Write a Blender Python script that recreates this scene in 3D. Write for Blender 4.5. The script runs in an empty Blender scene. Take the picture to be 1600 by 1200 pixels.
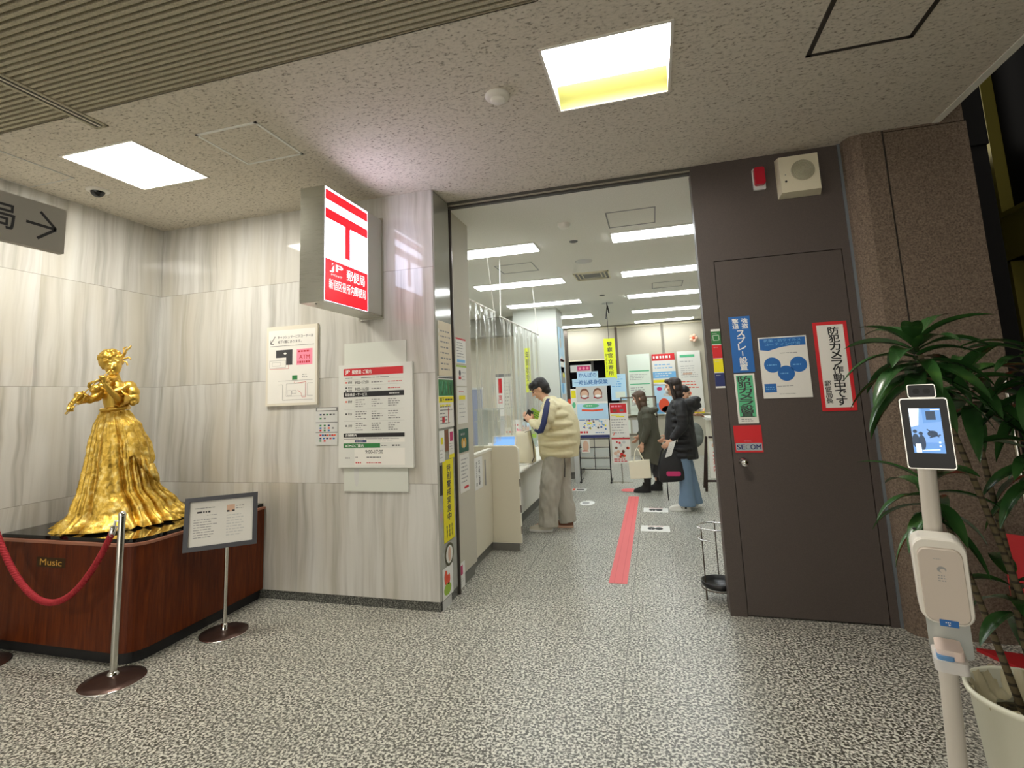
import bpy, bmesh, math, random
from mathutils import Vector, Matrix, Euler, noise
PI = math.pi
random.seed(7)
sc = bpy.context.scene
COL = sc.collection

# ---------------------------------------------------------------- camera
cam_d = bpy.data.cameras.new('camera'); cam = bpy.data.objects.new('camera', cam_d); COL.objects.link(cam)
cam.matrix_world = Matrix(((0.95918984, 0.07494607, 0.27264983, 0),
                           (0.28009824, -0.11977411, -0.95247002, 0),
                           (-0.0387275, 0.98996831, -0.13587837, 1.5),
                           (0, 0, 0, 1)))
cam_d.sensor_width = 36; cam_d.lens = 820.9/1600*36
cam_d.shift_x = (800-779.4)/1600; cam_d.shift_y = (506.7-600)/1600
cam_d.clip_start = 0.05; cam_d.clip_end = 100
sc.camera = cam

# ---------------------------------------------------------------- world, exposure
w = bpy.data.worlds.new('world'); sc.world = w; w.use_nodes = True
w.node_tree.nodes['Background'].inputs[0].default_value = (0.60, 0.56, 0.50, 1)
w.node_tree.nodes['Background'].inputs[1].default_value = 0.62
sc.view_settings.view_transform = 'Standard'; sc.view_settings.look = 'None'
sc.view_settings.exposure = 2.6; sc.view_settings.gamma = 1.0
sc.view_settings.use_curve_mapping = False
sc.cycles.max_bounces = 16; sc.cycles.diffuse_bounces = 9; sc.cycles.transparent_max_bounces = 16
HALL = 7.6      # strength of the hall's square ceiling lights
OFFICE = 2.7     # strength of the office's long ceiling lights

# ---------------------------------------------------------------- materials
MATS = {}
def srgb(c):
    if isinstance(c, str):
        c = tuple(int(c[i:i+2], 16)/255 for i in (0, 2, 4))
    return tuple((x/12.92 if x <= .04045 else ((x+.055)/1.055)**2.4) for x in c[:3]) + (1,)
def mat(name, col='808080', rough=.6, metal=0., emit=None, estr=1., spec=.5, trans=0., alpha=1., coat=0.):
    if name in MATS: return MATS[name]
    m = bpy.data.materials.new(name); m.use_nodes = True
    b = m.node_tree.nodes['Principled BSDF']
    b.inputs['Base Color'].default_value = srgb(col)
    b.inputs['Roughness'].default_value = rough; b.inputs['Metallic'].default_value = metal
    b.inputs['Specular IOR Level'].default_value = spec
    b.inputs['Transmission Weight'].default_value = trans
    b.inputs['Alpha'].default_value = alpha
    b.inputs['Coat Weight'].default_value = coat
    if emit is not None:
        b.inputs['Emission Color'].default_value = srgb(emit); b.inputs['Emission Strength'].default_value = estr
    MATS[name] = m
    return m
class NT:
    def __init__(s, m):
        s.t = m.node_tree; s.b = s.t.nodes['Principled BSDF']
    def n(s, kind, **kw):
        nd = s.t.nodes.new(kind)
        for k, v in kw.items(): setattr(nd, k, v)
        return nd
    def l(s, a, b): s.t.links.new(a, b)
    def val(s, inp, v):
        if hasattr(v, 'is_output') or isinstance(v, bpy.types.NodeSocket): s.l(v, inp)
        else: inp.default_value = v
    def math(s, op, a, b=0., c=0.):
        nd = s.n('ShaderNodeMath', operation=op)
        s.val(nd.inputs[0], a); s.val(nd.inputs[1], b); s.val(nd.inputs[2], c)
        return nd.outputs[0]
    def pos(s): return s.n('ShaderNodeNewGeometry').outputs['Position']
    def obj(s): return s.n('ShaderNodeTexCoord').outputs['Object']
    def mapping(s, vec, scale=(1, 1, 1), loc=(0, 0, 0)):
        nd = s.n('ShaderNodeMapping'); s.l(vec, nd.inputs[0])
        nd.inputs['Scale'].default_value = scale; nd.inputs['Location'].default_value = loc
        return nd.outputs[0]
    def noise(s, vec, scale, detail=2., rough=.5, dist=0.):
        nd = s.n('ShaderNodeTexNoise'); s.l(vec, nd.inputs['Vector'])
        nd.inputs['Scale'].default_value = scale; nd.inputs['Detail'].default_value = detail
        nd.inputs['Roughness'].default_value = rough; nd.inputs['Distortion'].default_value = dist
        return nd.outputs['Fac']
    def ramp(s, fac, stops, interp='LINEAR'):
        nd = s.n('ShaderNodeValToRGB'); s.l(fac, nd.inputs[0]); cr = nd.color_ramp; cr.interpolation = interp
        while len(cr.elements) < len(stops): cr.elements.new(.5)
        for e, (p, c) in zip(cr.elements, stops):
            e.position = p; e.color = srgb(c) if isinstance(c, str) else (c, c, c, 1)
        return nd.outputs[0]
    def mix(s, fac, a, b, mode='MIX'):
        nd = s.n('ShaderNodeMix', data_type='RGBA', blend_type=mode)
        s.val(nd.inputs[0], fac)
        for i, v in ((6, a), (7, b)):
            if isinstance(v, str): nd.inputs[i].default_value = srgb(v)
            else: s.val(nd.inputs[i], v)
        return nd.outputs[2]
    def sep(s, vec):
        nd = s.n('ShaderNodeSeparateXYZ'); s.l(vec, nd.inputs[0]); return nd.outputs
    def comb(s, x, y, z):
        nd = s.n('ShaderNodeCombineXYZ'); s.val(nd.inputs[0], x); s.val(nd.inputs[1], y); s.val(nd.inputs[2], z); return nd.outputs[0]
    def bump(s, h, strength=.3, dist=.01):
        nd = s.n('ShaderNodeBump'); s.l(h, nd.inputs['Height'])
        nd.inputs['Strength'].default_value = strength; nd.inputs['Distance'].default_value = dist
        s.l(nd.outputs[0], s.b.inputs['Normal'])
    def line(s, coord, pitch, off, half):
        """1 on a thin joint every pitch metres, else 0"""
        t = s.math('FRACT', s.math('DIVIDE', s.math('SUBTRACT', coord, off-1000*pitch), pitch))
        d = s.math('MINIMUM', t, s.math('SUBTRACT', 1., t))
        return s.math('LESS_THAN', d, half/pitch)
def make_materials():
    # granite floor, 0.9 x 0.59 m slabs
    m = mat('granite_floor', rough=.3); t = NT(m); p = t.pos(); x, y, z = t.sep(p)
    n1 = t.noise(p, 78, 1.5, .5, .4); n2 = t.noise(p, 2.2, 2)
    c = t.ramp(n1, [(.38, '403f38'), (.46, '727168'), (.53, 'b3b2a7'), (.61, 'deddd1')])
    c = t.mix(t.math('MULTIPLY', n2, .12), c, '7c7a70')
    j = t.math('MAXIMUM', t.line(x, .8955, -.2595, .003), t.line(y, .59, 2.874, .0025))
    c = t.mix(t.math('MULTIPLY', j, .75), c, '55544e')
    t.l(c, t.b.inputs['Base Color']); t.bump(n1, .12, .002)
    t.l(t.ramp(t.noise(p, 40, 2), [(.3, .28), (.7, .42)]), t.b.inputs['Roughness'])
    # granite skirting
    m = mat('granite_skirting', rough=.45); t = NT(m)
    t.l(t.ramp(t.noise(t.pos(), 110, 2, .6), [(.35, '232421'), (.5, '4c4d48'), (.65, '86877f')]), t.b.inputs['Base Color'])
    # veined marble with slab joints
    m = mat('marble', rough=.07, spec=.5); t = NT(m); p = t.pos(); x, y, z = t.sep(p)
    row = t.math('FLOOR', t.math('DIVIDE', t.math('SUBTRACT', z, .066), .8165))
    u = t.math('ADD', x, y)
    colm = t.math('FLOOR', t.math('DIVIDE', t.math('ADD', u, 40.), .62))
    sh = t.math('ADD', t.math('MULTIPLY', row, 3.7), t.math('MULTIPLY', colm, 1.9))
    wob = t.math('MULTIPLY', t.noise(t.comb(t.math('MULTIPLY', u, 1.5), sh, t.math('MULTIPLY', z, 1.2)), 1.6, 2), .35)
    v = t.comb(t.math('ADD', t.math('MULTIPLY', u, 9.), t.math('MULTIPLY', wob, 2.2)), sh, t.math('MULTIPLY', z, .38))
    a = t.noise(v, 1.5, 4, .58, .1); b2 = t.noise(t.comb(t.math('MULTIPLY', u, 3.), sh, t.math('MULTIPLY', z, .5)), 1.3, 2)
    c = t.ramp(a, [(.26, '9c9a92'), (.42, 'b9b7b0'), (.54, 'c8c7c1'), (.7, 'cfcec8')])
    c = t.mix(t.ramp(b2, [(.45, 0.), (.7, .55)]), c, 'b5ae9b')
    j = t.math('MAXIMUM', t.line(z, .8165, .066, .0022), t.math('MULTIPLY', t.line(u, .62, 0., .0012), .35))
    c = t.mix(t.math('MULTIPLY', j, .55), c, '6f6b61')
    t.l(c, t.b.inputs['Base Color'])
    # pitted mineral ceiling
    m = mat('mineral_ceiling', rough=.95, spec=.1); t = NT(m); p = t.pos()
    n1 = t.noise(t.mapping(p, (1, 1.7, 1)), 46, 3, .65); n2 = t.noise(p, 160, 2)
    c = t.ramp(n1, [(.33, '8b8375'), (.41, 'd2cbbd'), (.6, 'dfd8ca')])
    c = t.mix(t.math('MULTIPLY', n2, .3), c, 'd0c8b9')
    t.l(c, t.b.inputs['Base Color']); t.bump(t.ramp(n1, [(.33, 0.), (.43, 1.)]), .5, .006)
    m = mat('rib_ceiling', 'a09a86', .9, spec=.1); t = NT(m)
    t.l(t.ramp(t.noise(t.pos(), 120, 3, .6), [(.3, 'a69f8c'), (.7, 'c6bfa9')]), t.b.inputs['Base Color'])
    # office ceiling
    m = mat('office_ceiling', 'c9c8c0', .9, spec=.1); t = NT(m)
    t.l(t.ramp(t.noise(t.pos(), 90, 3), [(.3, 'e4e3d9'), (.7, 'efeee6')]), t.b.inputs['Base Color'])
    # rough stone of the column
    m = mat('rough_stone', rough=.9, spec=.2); t = NT(m); p = t.pos()
    n1 = t.noise(p, 95, 4, .7); n2 = t.noise(p, 14, 3)
    c = t.ramp(n1, [(.3, '4c4239'), (.5, '75675a'), (.7, '958473')])
    c = t.mix(t.math('MULTIPLY', n2, .3), c, '6a5c50')
    t.l(c, t.b.inputs['Base Color']); t.bump(n1, .6, .006)
    # painted metal door wall
    m = mat('brown_paint', rough=.5, spec=.35); t = NT(m); p = t.pos()
    t.l(t.ramp(t.noise(p, 220, 2), [(.3, '4c4440'), (.7, '554c47')]), t.b.inputs['Base Color'])
    # wood of the pedestal
    m = mat('pedestal_wood', rough=.42, spec=.25); t = NT(m); p = t.obj()
    n1 = t.noise(t.mapping(p, (9, 9, .8)), 5, 5, .6, .4)
    t.l(t.ramp(n1, [(.3, '4a1c06'), (.55, '622a0b'), (.75, '74360f')]), t.b.inputs['Base Color'])
    m = mat('pedestal_trim', 'a5715a', .35)
    # gold leaf
    m = mat('gold', 'dba52f', .34, 1.0); t = NT(m); p = t.obj()
    n1 = t.noise(p, 26, 5, .6, .4); n2 = t.noise(p, 70, 4, .6)
    t.l(t.ramp(n1, [(.3, 'ae8a38'), (.5, 'dcb754'), (.68, 'f4de92')]), t.b.inputs['Base Color'])
    t.bump(t.math('ADD', n1, t.math('MULTIPLY', n2, .25)), .42, .016)
    t.l(t.ramp(n2, [(.3, .36), (.7, .52)]), t.b.inputs['Roughness'])
    mat('gold_smooth', 'deb858', .36, 1.0)
    # brushed steel
    m = mat('brushed_steel', 'b8b8ac', .3, 1.0); t = NT(m)
    n1 = t.noise(t.mapping(t.obj(), (2, 2, 400)), 2, 1)
    t.l(t.ramp(n1, [(.3, .27), (.7, .32)]), t.b.inputs['Roughness'])
    mat('steel', 'c9c7c0', .18, 1.0); mat('dark_steel', '6d645c', .3, 1.0); mat('chrome', 'e2e2e2', .08, 1.0)
    mat('bronze_base', '5b4740', .3, .7)
    mat('frame_dark', '3d3a36', .4, .3)
    m = mat('leaf', rough=.24); t = NT(m)
    n1 = t.noise(t.mapping(t.obj(), (1, 1, 1)), 9, 2)
    t.l(t.ramp(n1, [(.3, '21421f'), (.6, '33592b'), (.8, '4f7835')]), t.b.inputs['Base Color'])
    m = mat('cane', rough=.8); t = NT(m); x, y, z = t.sep(t.obj())
    t.l(t.mix(t.line(z, .028, 0, .004), '5c5138', '2e2819'), t.b.inputs['Base Color'])
    m = mat('soil', rough=.95); t = NT(m)
    t.l(t.ramp(t.noise(t.obj(), 60, 4, .7), [(.3, '1c1710'), (.55, '46402a'), (.75, '8b7a52')]), t.b.inputs['Base Color'])
    m = mat('film', 'e6dcb8', .2, alpha=.7, spec=.8)
    # clear vinyl sheet
    m = bpy.data.materials.new('clear_vinyl'); m.use_nodes = True; MATS['clear_vinyl'] = m
    nt = m.node_tree; nt.nodes.clear()
    o = nt.nodes.new('ShaderNodeOutputMaterial'); mx = nt.nodes.new('ShaderNodeMixShader')
    tr = nt.nodes.new('ShaderNodeBsdfTransparent'); tr.inputs[0].default_value = (.975, .98, .965, 1)
    gl = nt.nodes.new('ShaderNodeBsdfGlossy'); gl.inputs['Roughness'].default_value = .13
    gl.inputs[0].default_value = (.95, .95, .92, 1)
    df = nt.nodes.new('ShaderNodeBsdfDiffuse'); df.inputs[0].default_value = (.92, .92, .88, 1)
    m2 = nt.nodes.new('ShaderNodeMixShader'); m2.inputs[0].default_value = .3
    nt.links.new(gl.outputs[0], m2.inputs[1]); nt.links.new(df.outputs[0], m2.inputs[2])
    lw = nt.nodes.new('ShaderNodeLayerWeight'); lw.inputs[0].default_value = .32
    mr = nt.nodes.new('ShaderNodeMapRange'); mr.inputs['To Min'].default_value = .05; mr.inputs['To Max'].default_value = .75
    nt.links.new(lw.outputs['Facing'], mr.inputs[0]); nt.links.new(mr.outputs[0], mx.inputs[0])
    nt.links.new(tr.outputs[0], mx.inputs[1]); nt.links.new(m2.outputs[0], mx.inputs[2]); nt.links.new(mx.outputs[0], o.inputs[0])
    # lights
    mat('hall_light', 'ffffff', .5, emit='fffaf0', estr=HALL)
    mat('office_light', 'ffffff', .5, emit='f4f9fb', estr=OFFICE)
    m = mat('box_white', 'ffffff', .3, emit='dfe0ff', estr=1.7)
    mat('box_letter', 'f4f4f4', .4, emit='ffffff', estr=.17)
    m = mat('box_red', 'd01020', .3, emit='dc0c20', estr=.2)
    mat('reflector', 'a3a25c', .5)
    for k, c in dict(white='e9e9e4', paper='e4e2da', cream='d6d0bf', red='c4202a', black='1a1a1c', ink='3a3a3c', grey='9a9a98',
                     lightgrey='c9cac6', midgrey='7a7a7a', blue='2267b0', green='2c7a3e', mint='5dbd8a', yellow='ecdf10', pink='ee8fa6',
                     orange='e8542e', navy='1f2c63', teal='1f5a4a', palegreen='dfe8da', paleblue='b9dcf2', tan='d9b49a', beige='d8cbb0',
                     darkolive='4d4c2c', gold_ink='d0a040', magenta='c22a68', brown='7a4a30', acid='e6f020', skyb='74b4e2', sealred='cf1f26').items():
        mat(k, c, .55)
    mat('office_wall', 'c4bfaf', .8); mat('counter', 'dad4c0', .5); mat('counter_top', 'e6e5dc', .3)
    mat('edge_white', 'eceadd', .5); mat('kick', '6f6e68', .5); mat('shade', 'b5ae9c', .8)
    mat('dark_glass', '08080a', .5, spec=.02); mat('black_gloss', '0b0c0c', .05)
    mat('olive_metal', '6d6526', .45, .4); mat('void', '0c0b0c', .9)
    mat('white_plastic', 'e8e4da', .35); mat('beige_plastic', 'd9d2b8', .5); mat('black_plastic', '17171a', .3); mat('device_glass', '08080a', .12, spec=.25)
    mat('frost', 'c9cfcb', .25, alpha=.6)
    mat('rope', 'a3202b', .75); mat('red_lens', 'b5122a', .25)
    mat('tape_red', 'e2686a', .55)
    mat('pot', 'dcdcc9', .4)
    mat('screen_blue', '5b86c8', .3, emit='7fa8dc', estr=.17)
    mat('skin', 'd8a98c', .6); mat('hair_black', '1b1817', .55); mat('hair_brown', '46332a', .55)
    mat('puffer', 'dad1aa', .65); mat('puffer_navy', '1f2a5a', .6); mat('trousers', 'aeaa9d', .8)
    mat('coat_black', '17171a', .6); mat('coat_olive', '49483a', .75); mat('jeans', '6f87a0', .85)
    mat('charcoal', '46464a', .85); mat('shoe_white', 'e3e1da', .6); mat('shoe_black', '131313', .6)
    mat('canvas', 'e5dec5', .85); mat('clerk_white', 'dfe2e2', .8); mat('eye', '120e0c', .3); mat('lips', 'b9705f', .5)
make_materials()
def M(k): return MATS[k]

# ---------------------------------------------------------------- geometry helpers
TXT = {}
def text_geo(s, bold=0.0):
    k = (s, bold)
    if k in TXT: return TXT[k]
    cu = bpy.data.curves.new('t', 'FONT'); cu.body = s; cu.size = 1; cu.offset = bold; cu.resolution_u = 3
    o = bpy.data.objects.new('t', cu); COL.objects.link(o)
    dg = bpy.context.evaluated_depsgraph_get(); me = bpy.data.meshes.new_from_object(o.evaluated_get(dg))
    vs = [(v.co.x, v.co.y) for v in me.vertices]; fs = [tuple(p.vertices) for p in me.polygons]
    bpy.data.objects.remove(o); bpy.data.curves.remove(cu); bpy.data.meshes.remove(me)
    if not vs: vs = [(0, 0), (1, 1)]
    xs = [v[0] for v in vs]; ys = [v[1] for v in vs]
    TXT[k] = (vs, fs, min(xs), max(xs), min(ys), max(ys))
    return TXT[k]
class MB:
    def __init__(s, xf=None): s.v = []; s.f = []; s.mi = []; s.sm = []; s.mats = []; s.xf = xf
    def add(s, vs, fs, m, smooth=False):
        if isinstance(m, str): m = M(m)
        if m not in s.mats: s.mats.append(m)
        i = s.mats.index(m); o = len(s.v)
        for v in vs:
            v = Vector(v)
            if s.xf is not None: v = s.xf @ v
            s.v.append(v)
        for f in fs: s.f.append([a+o for a in f]); s.mi.append(i); s.sm.append(smooth)
        return s
    def box(s, x0, x1, y0, y1, z0, z1, m):
        v = [(x, y, z) for x in (x0, x1) for y in (y0, y1) for z in (z0, z1)]
        return s.add(v, [(0, 1, 3, 2), (4, 6, 7, 5), (0, 4, 5, 1), (2, 3, 7, 6), (0, 2, 6, 4), (1, 5, 7, 3)], m)
    def quad(s, a, b, c, d, m): return s.add([a, b, c, d], [(0, 1, 2, 3)], m)
    def prism(s, pts, axis, a, b, m, smooth=False):
        """polygon pts (u,v) extruded along axis from a to b"""
        def P(u, v, w): return {'z': (u, v, w), 'y': (u, w, v), 'x': (w, u, v)}[axis]
        n = len(pts); vs = [P(u, v, a) for u, v in pts] + [P(u, v, b) for u, v in pts]
        s.add(vs, [(i, (i+1) % n, n+(i+1) % n, n+i) for i in range(n)], m, smooth)
        s.add(vs, [tuple(range(n))[::-1], tuple(range(n, 2*n))], m)
        return s
    def rrect(s, u0, u1, v0, v1, r, axis, a, b, m, k=5):
        pts = []
        for cx, cy, t0 in ((u1-r, v1-r, 0), (u0+r, v1-r, PI/2), (u0+r, v0+r, PI), (u1-r, v0+r, 1.5*PI)):
            for i in range(k+1):
                t = t0+PI/2*i/k; pts.append((cx+r*math.cos(t), cy+r*math.sin(t)))
        return s.prism(pts, axis, a, b, m)
    def rings(s, rings, m, smooth=True, cap=True):
        n = len(rings[0]); vs = [p for r in rings for p in r]; fs = []
        for k in range(len(rings)-1):
            for i in range(n): fs.append((k*n+i, k*n+(i+1) % n, (k+1)*n+(i+1) % n, (k+1)*n+i))
        s.add(vs, fs, m, smooth)
        if cap:
            s.add(rings[0], [tuple(range(n))[::-1]], m); s.add(rings[-1], [tuple(range(n))], m)
        return s
    def tube(s, path, r, m, n=12, cap=True, smooth=True, flat=1.0):
        path = [Vector(p) for p in path]; rs = r if isinstance(r, (list, tuple)) else [r]*len(path)
        rings = []; up = None
        for i, p in enumerate(path):
            t = (path[min(i+1, len(path)-1)]-path[max(i-1, 0)])
            if t.length < 1e-9: t = Vector((0, 0, 1))
            t.normalize()
            if up is None: up = Vector((0, 0, 1)) if abs(t.z) < .9 else Vector((1, 0, 0))
            a = t.cross(up).normalized(); b = a.cross(t).normalized(); up = b
            rings.append([p + a*rs[i]*math.cos(2*PI*k/n) + b*rs[i]*flat*math.sin(2*PI*k/n) for k in range(n)])
        return s.rings(rings, m, smooth, cap)
    def cyl(s, p0, p1, r, m, n=20, r1=None): return s.tube([p0, p1], [r, r if r1 is None else r1], m, n)
    def lathe(s, prof, c, m, n=32, smooth=True, cap=True):
        return s.rings([[(c[0]+r*math.cos(2*PI*k/n), c[1]+r*math.sin(2*PI*k/n), c[2]+z) for k in range(n)] for r, z in prof], m, smooth, cap)
    def ell(s, c, r, m, n=16, k=10, rot=None):
        c = Vector(c); rr = (r, r, r) if isinstance(r, (int, float)) else r; rg = []
        for j in range(k+1):
            ph = -PI/2+PI*j/k; ph = max(-PI/2+.02, min(PI/2-.02, ph)); q = []
            for i in range(n):
                v = Vector((rr[0]*math.cos(ph)*math.cos(2*PI*i/n), rr[1]*math.cos(ph)*math.sin(2*PI*i/n), rr[2]*math.sin(ph)))
                if rot is not None: v = rot @ v
                q.append(c+v)
            rg.append(q)
        return s.rings(rg, m, True)
    def cap(s, p0, r0, p1, r1, m, n=12):
        p0 = Vector(p0); p1 = Vector(p1); t = (p1-p0)
        L = t.length; t = t/L if L > 1e-9 else Vector((0, 0, 1)); pa = []; ra = []
        for k in range(1, 5):
            a = PI/2*k/5; pa.append(p0-t*r0*math.cos(a)); ra.append(r0*math.sin(a))
        pa += [p0, p1]; ra += [r0, r1]
        for k in range(4, 0, -1):
            a = PI/2*k/5; pa.append(p1+t*r1*math.cos(a)); ra.append(r1*math.sin(a))
        return s.tube(pa, ra, m, n)
    def build(s, name, parent=None, loc=None, rot=None):
        me = bpy.data.meshes.new(name); me.from_pydata([tuple(v) for v in s.v], [], s.f)
        for m in s.mats: me.materials.append(m)
        me.polygons.foreach_set('material_index', s.mi); me.polygons.foreach_set('use_smooth', s.sm)
        me.update()
        o = bpy.data.objects.new(name, me); COL.objects.link(o)
        if loc is not None: o.location = loc
        if rot is not None: o.rotation_euler = rot
        if parent is not None: o.parent = parent
        return o
    def blob(s, name, parent=None, voxel=.007, smooth=4, loc=None, rot=None, bumpf=None):
        """fuse overlapping closed pieces into one continuous skin"""
        o = s.build(name, parent, loc, rot)
        r = o.modifiers.new('r', 'REMESH'); r.mode = 'VOXEL'; r.voxel_size = voxel; r.use_smooth_shade = True
        sm = o.modifiers.new('s', 'SMOOTH'); sm.iterations = smooth; sm.factor = .5
        dg = bpy.context.evaluated_depsgraph_get(); me = bpy.data.meshes.new_from_object(o.evaluated_get(dg))
        o.modifiers.clear(); old = o.data; o.data = me; bpy.data.meshes.remove(old); me.name = name
        if bumpf:
            for v in me.vertices: v.co += bumpf(v.co)
        return o
def empty(name, loc=(0, 0, 0), rz=0):
    o = bpy.data.objects.new(name, None); COL.objects.link(o); o.location = loc; o.rotation_euler = (0, 0, rz); o.empty_display_size = .05
    return o
def tag(o, label, cat, group=None, kind=None):
    o['label'] = label; o['category'] = cat
    if group: o['group'] = group
    if kind: o['kind'] = kind
    return o
def struct(o): o['kind'] = 'structure'; return o
def xfm(loc, rz=0): return Matrix.Translation(loc) @ Matrix.Rotation(rz, 4, 'Z')

class Sheet:
    """flat printed thing: board plus print, one mesh; u right, v up, n towards the reader"""
    def __init__(s, O, U, N, W, H, thick=.002, m='paper', V=(0, 0, 1), step=.0008):
        s.b = MB(); s.O = Vector(O); s.U = Vector(U).normalized(); s.V = Vector(V).normalized(); s.N = Vector(N).normalized()
        s.W = W; s.H = H; s.step = step
        c = [s.P(u, v, d) for d in (-thick, 0) for u, v in ((0, 0), (W, 0), (W, H), (0, H))]
        s.b.add(c, [(3, 2, 1, 0), (4, 5, 6, 7), (0, 1, 5, 4), (1, 2, 6, 5), (2, 3, 7, 6), (3, 0, 4, 7)], m)
    def P(s, u, v, d=0): return s.O+s.U*u+s.V*v+s.N*d
    def rect(s, u0, v0, u1, v1, m, L=1):
        d = s.step*L; s.b.add([s.P(u0, v0, d), s.P(u1, v0, d), s.P(u1, v1, d), s.P(u0, v1, d)], [(0, 1, 2, 3)], m); return s
    def poly(s, pts, m, L=1):
        s.b.add([s.P(u, v, s.step*L) for u, v in pts], [tuple(range(len(pts)))], m); return s
    def disc(s, u, v, r, m, L=1, ry=None, n=28):
        ry = ry or r
        return s.poly([(u+r*math.cos(2*PI*i/n), v+ry*math.sin(2*PI*i/n)) for i in range(n)], m, L)
    def line(s, pts, w, m, L=1):
        for (a, b), (c, d) in zip(pts, pts[1:]):
            t = Vector((c-a, d-b)); 
            if t.length == 0: continue
            t.normalize(); q = Vector((-t.y, t.x))*w/2
            s.poly([(a-q.x, b-q.y), (c-q.x, d-q.y), (c+q.x, d+q.y), (a+q.x, b+q.y)], m, L)
        return s
    def frame(s, u0, v0, u1, v1, w, m, L=1): return s.line([(u0, v0), (u1, v0), (u1, v1), (u0, v1), (u0, v0)], w, m, L)
    def text(s, u0, v0, u1, v1, t, m='ink', L=2, bold=0., fit=True):
        vs, fs, a, b, c, d = text_geo(t); su = (u1-u0)/max(b-a, 1e-6); sv = (v1-v0)/max(d-c, 1e-6)
        if not fit: su = sv = min(su, sv)
        ou = (u0+u1)/2-(a+b)/2*su; ov = (v0+v1)/2-(c+d)/2*sv
        e = min(bold, .03)*.6
        for dx, dy in (((0, 0),) if not e else ((-e, -e), (e, -e), (-e, e), (e, e))):
            s.b.add([s.P(ou+(x+dx)*su, ov+(y+dy)*sv, s.step*(L+.05*(dx > 0)+.1*(dy > 0))) for x, y in vs], fs, m)
        return s
    def vtext(s, u0, v0, u1, v1, t, m='ink', L=2, bold=0., gap=.12):
        n = len(t); h = (v1-v0)/n
        for i, ch in enumerate(t):
            top = v1-i*h
            if ch == 'ー': s.rect((u0+u1)/2-(u1-u0)*.06, top-h+h*.15, (u0+u1)/2+(u1-u0)*.06, top-h*.15, m, L); continue
            s.text(u0, top-h*(1-gap/2), u1, top-h*gap/2, ch, m, L, bold)
        return s
    def bars(s, u0, v0, u1, v1, n, m='grey', L=1, fill=.45, seed=0, short=.35):
        """rows of print too small to read"""
        rd = random.Random(seed); h = (v1-v0)/n
        for i in range(n):
            v = v1-(i+.5)*h; e = u1-(u1-u0)*short*rd.random(); u = u0
            while u < e:
                l = min((u1-u0)*(.06+.2*rd.random()), e-u)
                s.rect(u, v-h*fill/2, u+l, v+h*fill/2, m, L); u += l+h*.35
        return s
    def build(s, name, parent=None): return s.b.build(name, parent)
# ================================================================ THE SETTING
ZC = 3.137; YF = 3.674; XR = -1.565; YP = 3.98
def holed(name, x0, x1, y0, y1, z, holes, m, up=False):
    b = MB(); xs = sorted({x0, x1, *[h[0] for h in holes], *[h[1] for h in holes]}); ys = sorted({y0, y1, *[h[2] for h in holes], *[h[3] for h in holes]})
    for a, c in zip(xs, xs[1:]):
        for d, e in zip(ys, ys[1:]):
            mx, my = (a+c)/2, (d+e)/2
            if any(h[0] < mx < h[1] and h[2] < my < h[3] for h in holes): continue
            b.quad((a, d, z), (a, e, z), (c, e, z), (c, d, z), m)
    return b.build(name)
b = MB(); b.quad((-6.2, -6.2, 0), (5, -6.2, 0), (5, 13.2, 0), (-6.2, 13.2, 0), 'granite_floor'); struct(b.build('floor'))
LIGHTS = [(-3.53, -2.95, 2.30, 2.87), (-.395, .20, 2.30, 2.87), (-3.53, -2.95, -1.75, -1.18), (-.395, .20, -4.9, -4.33)]  # last two: unseen lights added behind the camera to light the hall
RIB = (-3.79, -.34, -.80, 1.98)
ceil = holed('ceiling', -4.25, 1.87, -6.2, 3.99, ZC, LIGHTS + [RIB], 'mineral_ceiling'); struct(ceil)
# ribbed field: a corrugated board, flush with the flat ceiling
def ribs(x0, x1):
    b = MB(); p = .0335; y = RIB[3]; pr = []
    while y > RIB[2]:
        pr += [(y, ZC+.030), (y-.011, ZC+.030), (y-.014, ZC+.001), (y-.031, ZC+.001)]; y -= p
    pr.append((RIB[2], ZC+.030))
    vs = [(x0, a, z) for a, z in pr] + [(x1, a, z) for a, z in pr]; n = len(pr)
    b.add(vs, [(i, n+i, n+i+1, i+1) for i in range(n-1)], 'rib_ceiling')
    return b
struct(ribs(-3.79, -2.99).build('ceiling')); struct(ribs(-2.91, -.34).build('ceiling'))
b = MB(); b.box(RIB[0]-.004, RIB[1]+.004, RIB[2]-.01, RIB[2], ZC, ZC+.04, 'rib_ceiling'); b.box(RIB[1], RIB[1]+.012, RIB[2], RIB[3], ZC, ZC+.04, 'rib_ceiling')
b.box(RIB[0]-.012, RIB[0], RIB[2], RIB[3], ZC, ZC+.04, 'rib_ceiling'); b.box(RIB[0], RIB[1], RIB[3], RIB[3]+.006, ZC, ZC+.04, 'rib_ceiling'); struct(b.build('trim_1'))
b = MB(); b.box(1.85, 1.895, -6.2, 3.85, ZC-.004, ZC+.5, 'office_ceiling'); struct(b.build('trim_2'))
# walls of the hall
b = MB(); b.box(-4.45, -4.246, -6.2, 3.9, 0, ZC+.1, 'marble'); struct(b.build('wall_left'))
b = MB(); b.box(-4.3, XR, YF, 4.0, .066, ZC+.1, 'marble'); b.box(-4.3, XR+.004, YF+.006, 4.0, 0, .066, 'granite_skirting'); struct(b.build('wall_front'))
b = MB(); b.box(-4.246, -4.24, -6.2, YF, 0, .066, 'granite_skirting'); struct(b.build('baseboard_left'))
b = MB(); b.box(-6.0, -1.60, 4.0, 4.5, 0, 3.3, 'office_wall'); b.box(-1.60, -1.57, 4.035, 4.52, 0.10, 3.3, 'office_wall'); b.box(-1.60, -1.585, 4.035, 4.5, 0, .10, 'kick'); struct(b.build('wall_wing'))
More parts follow.
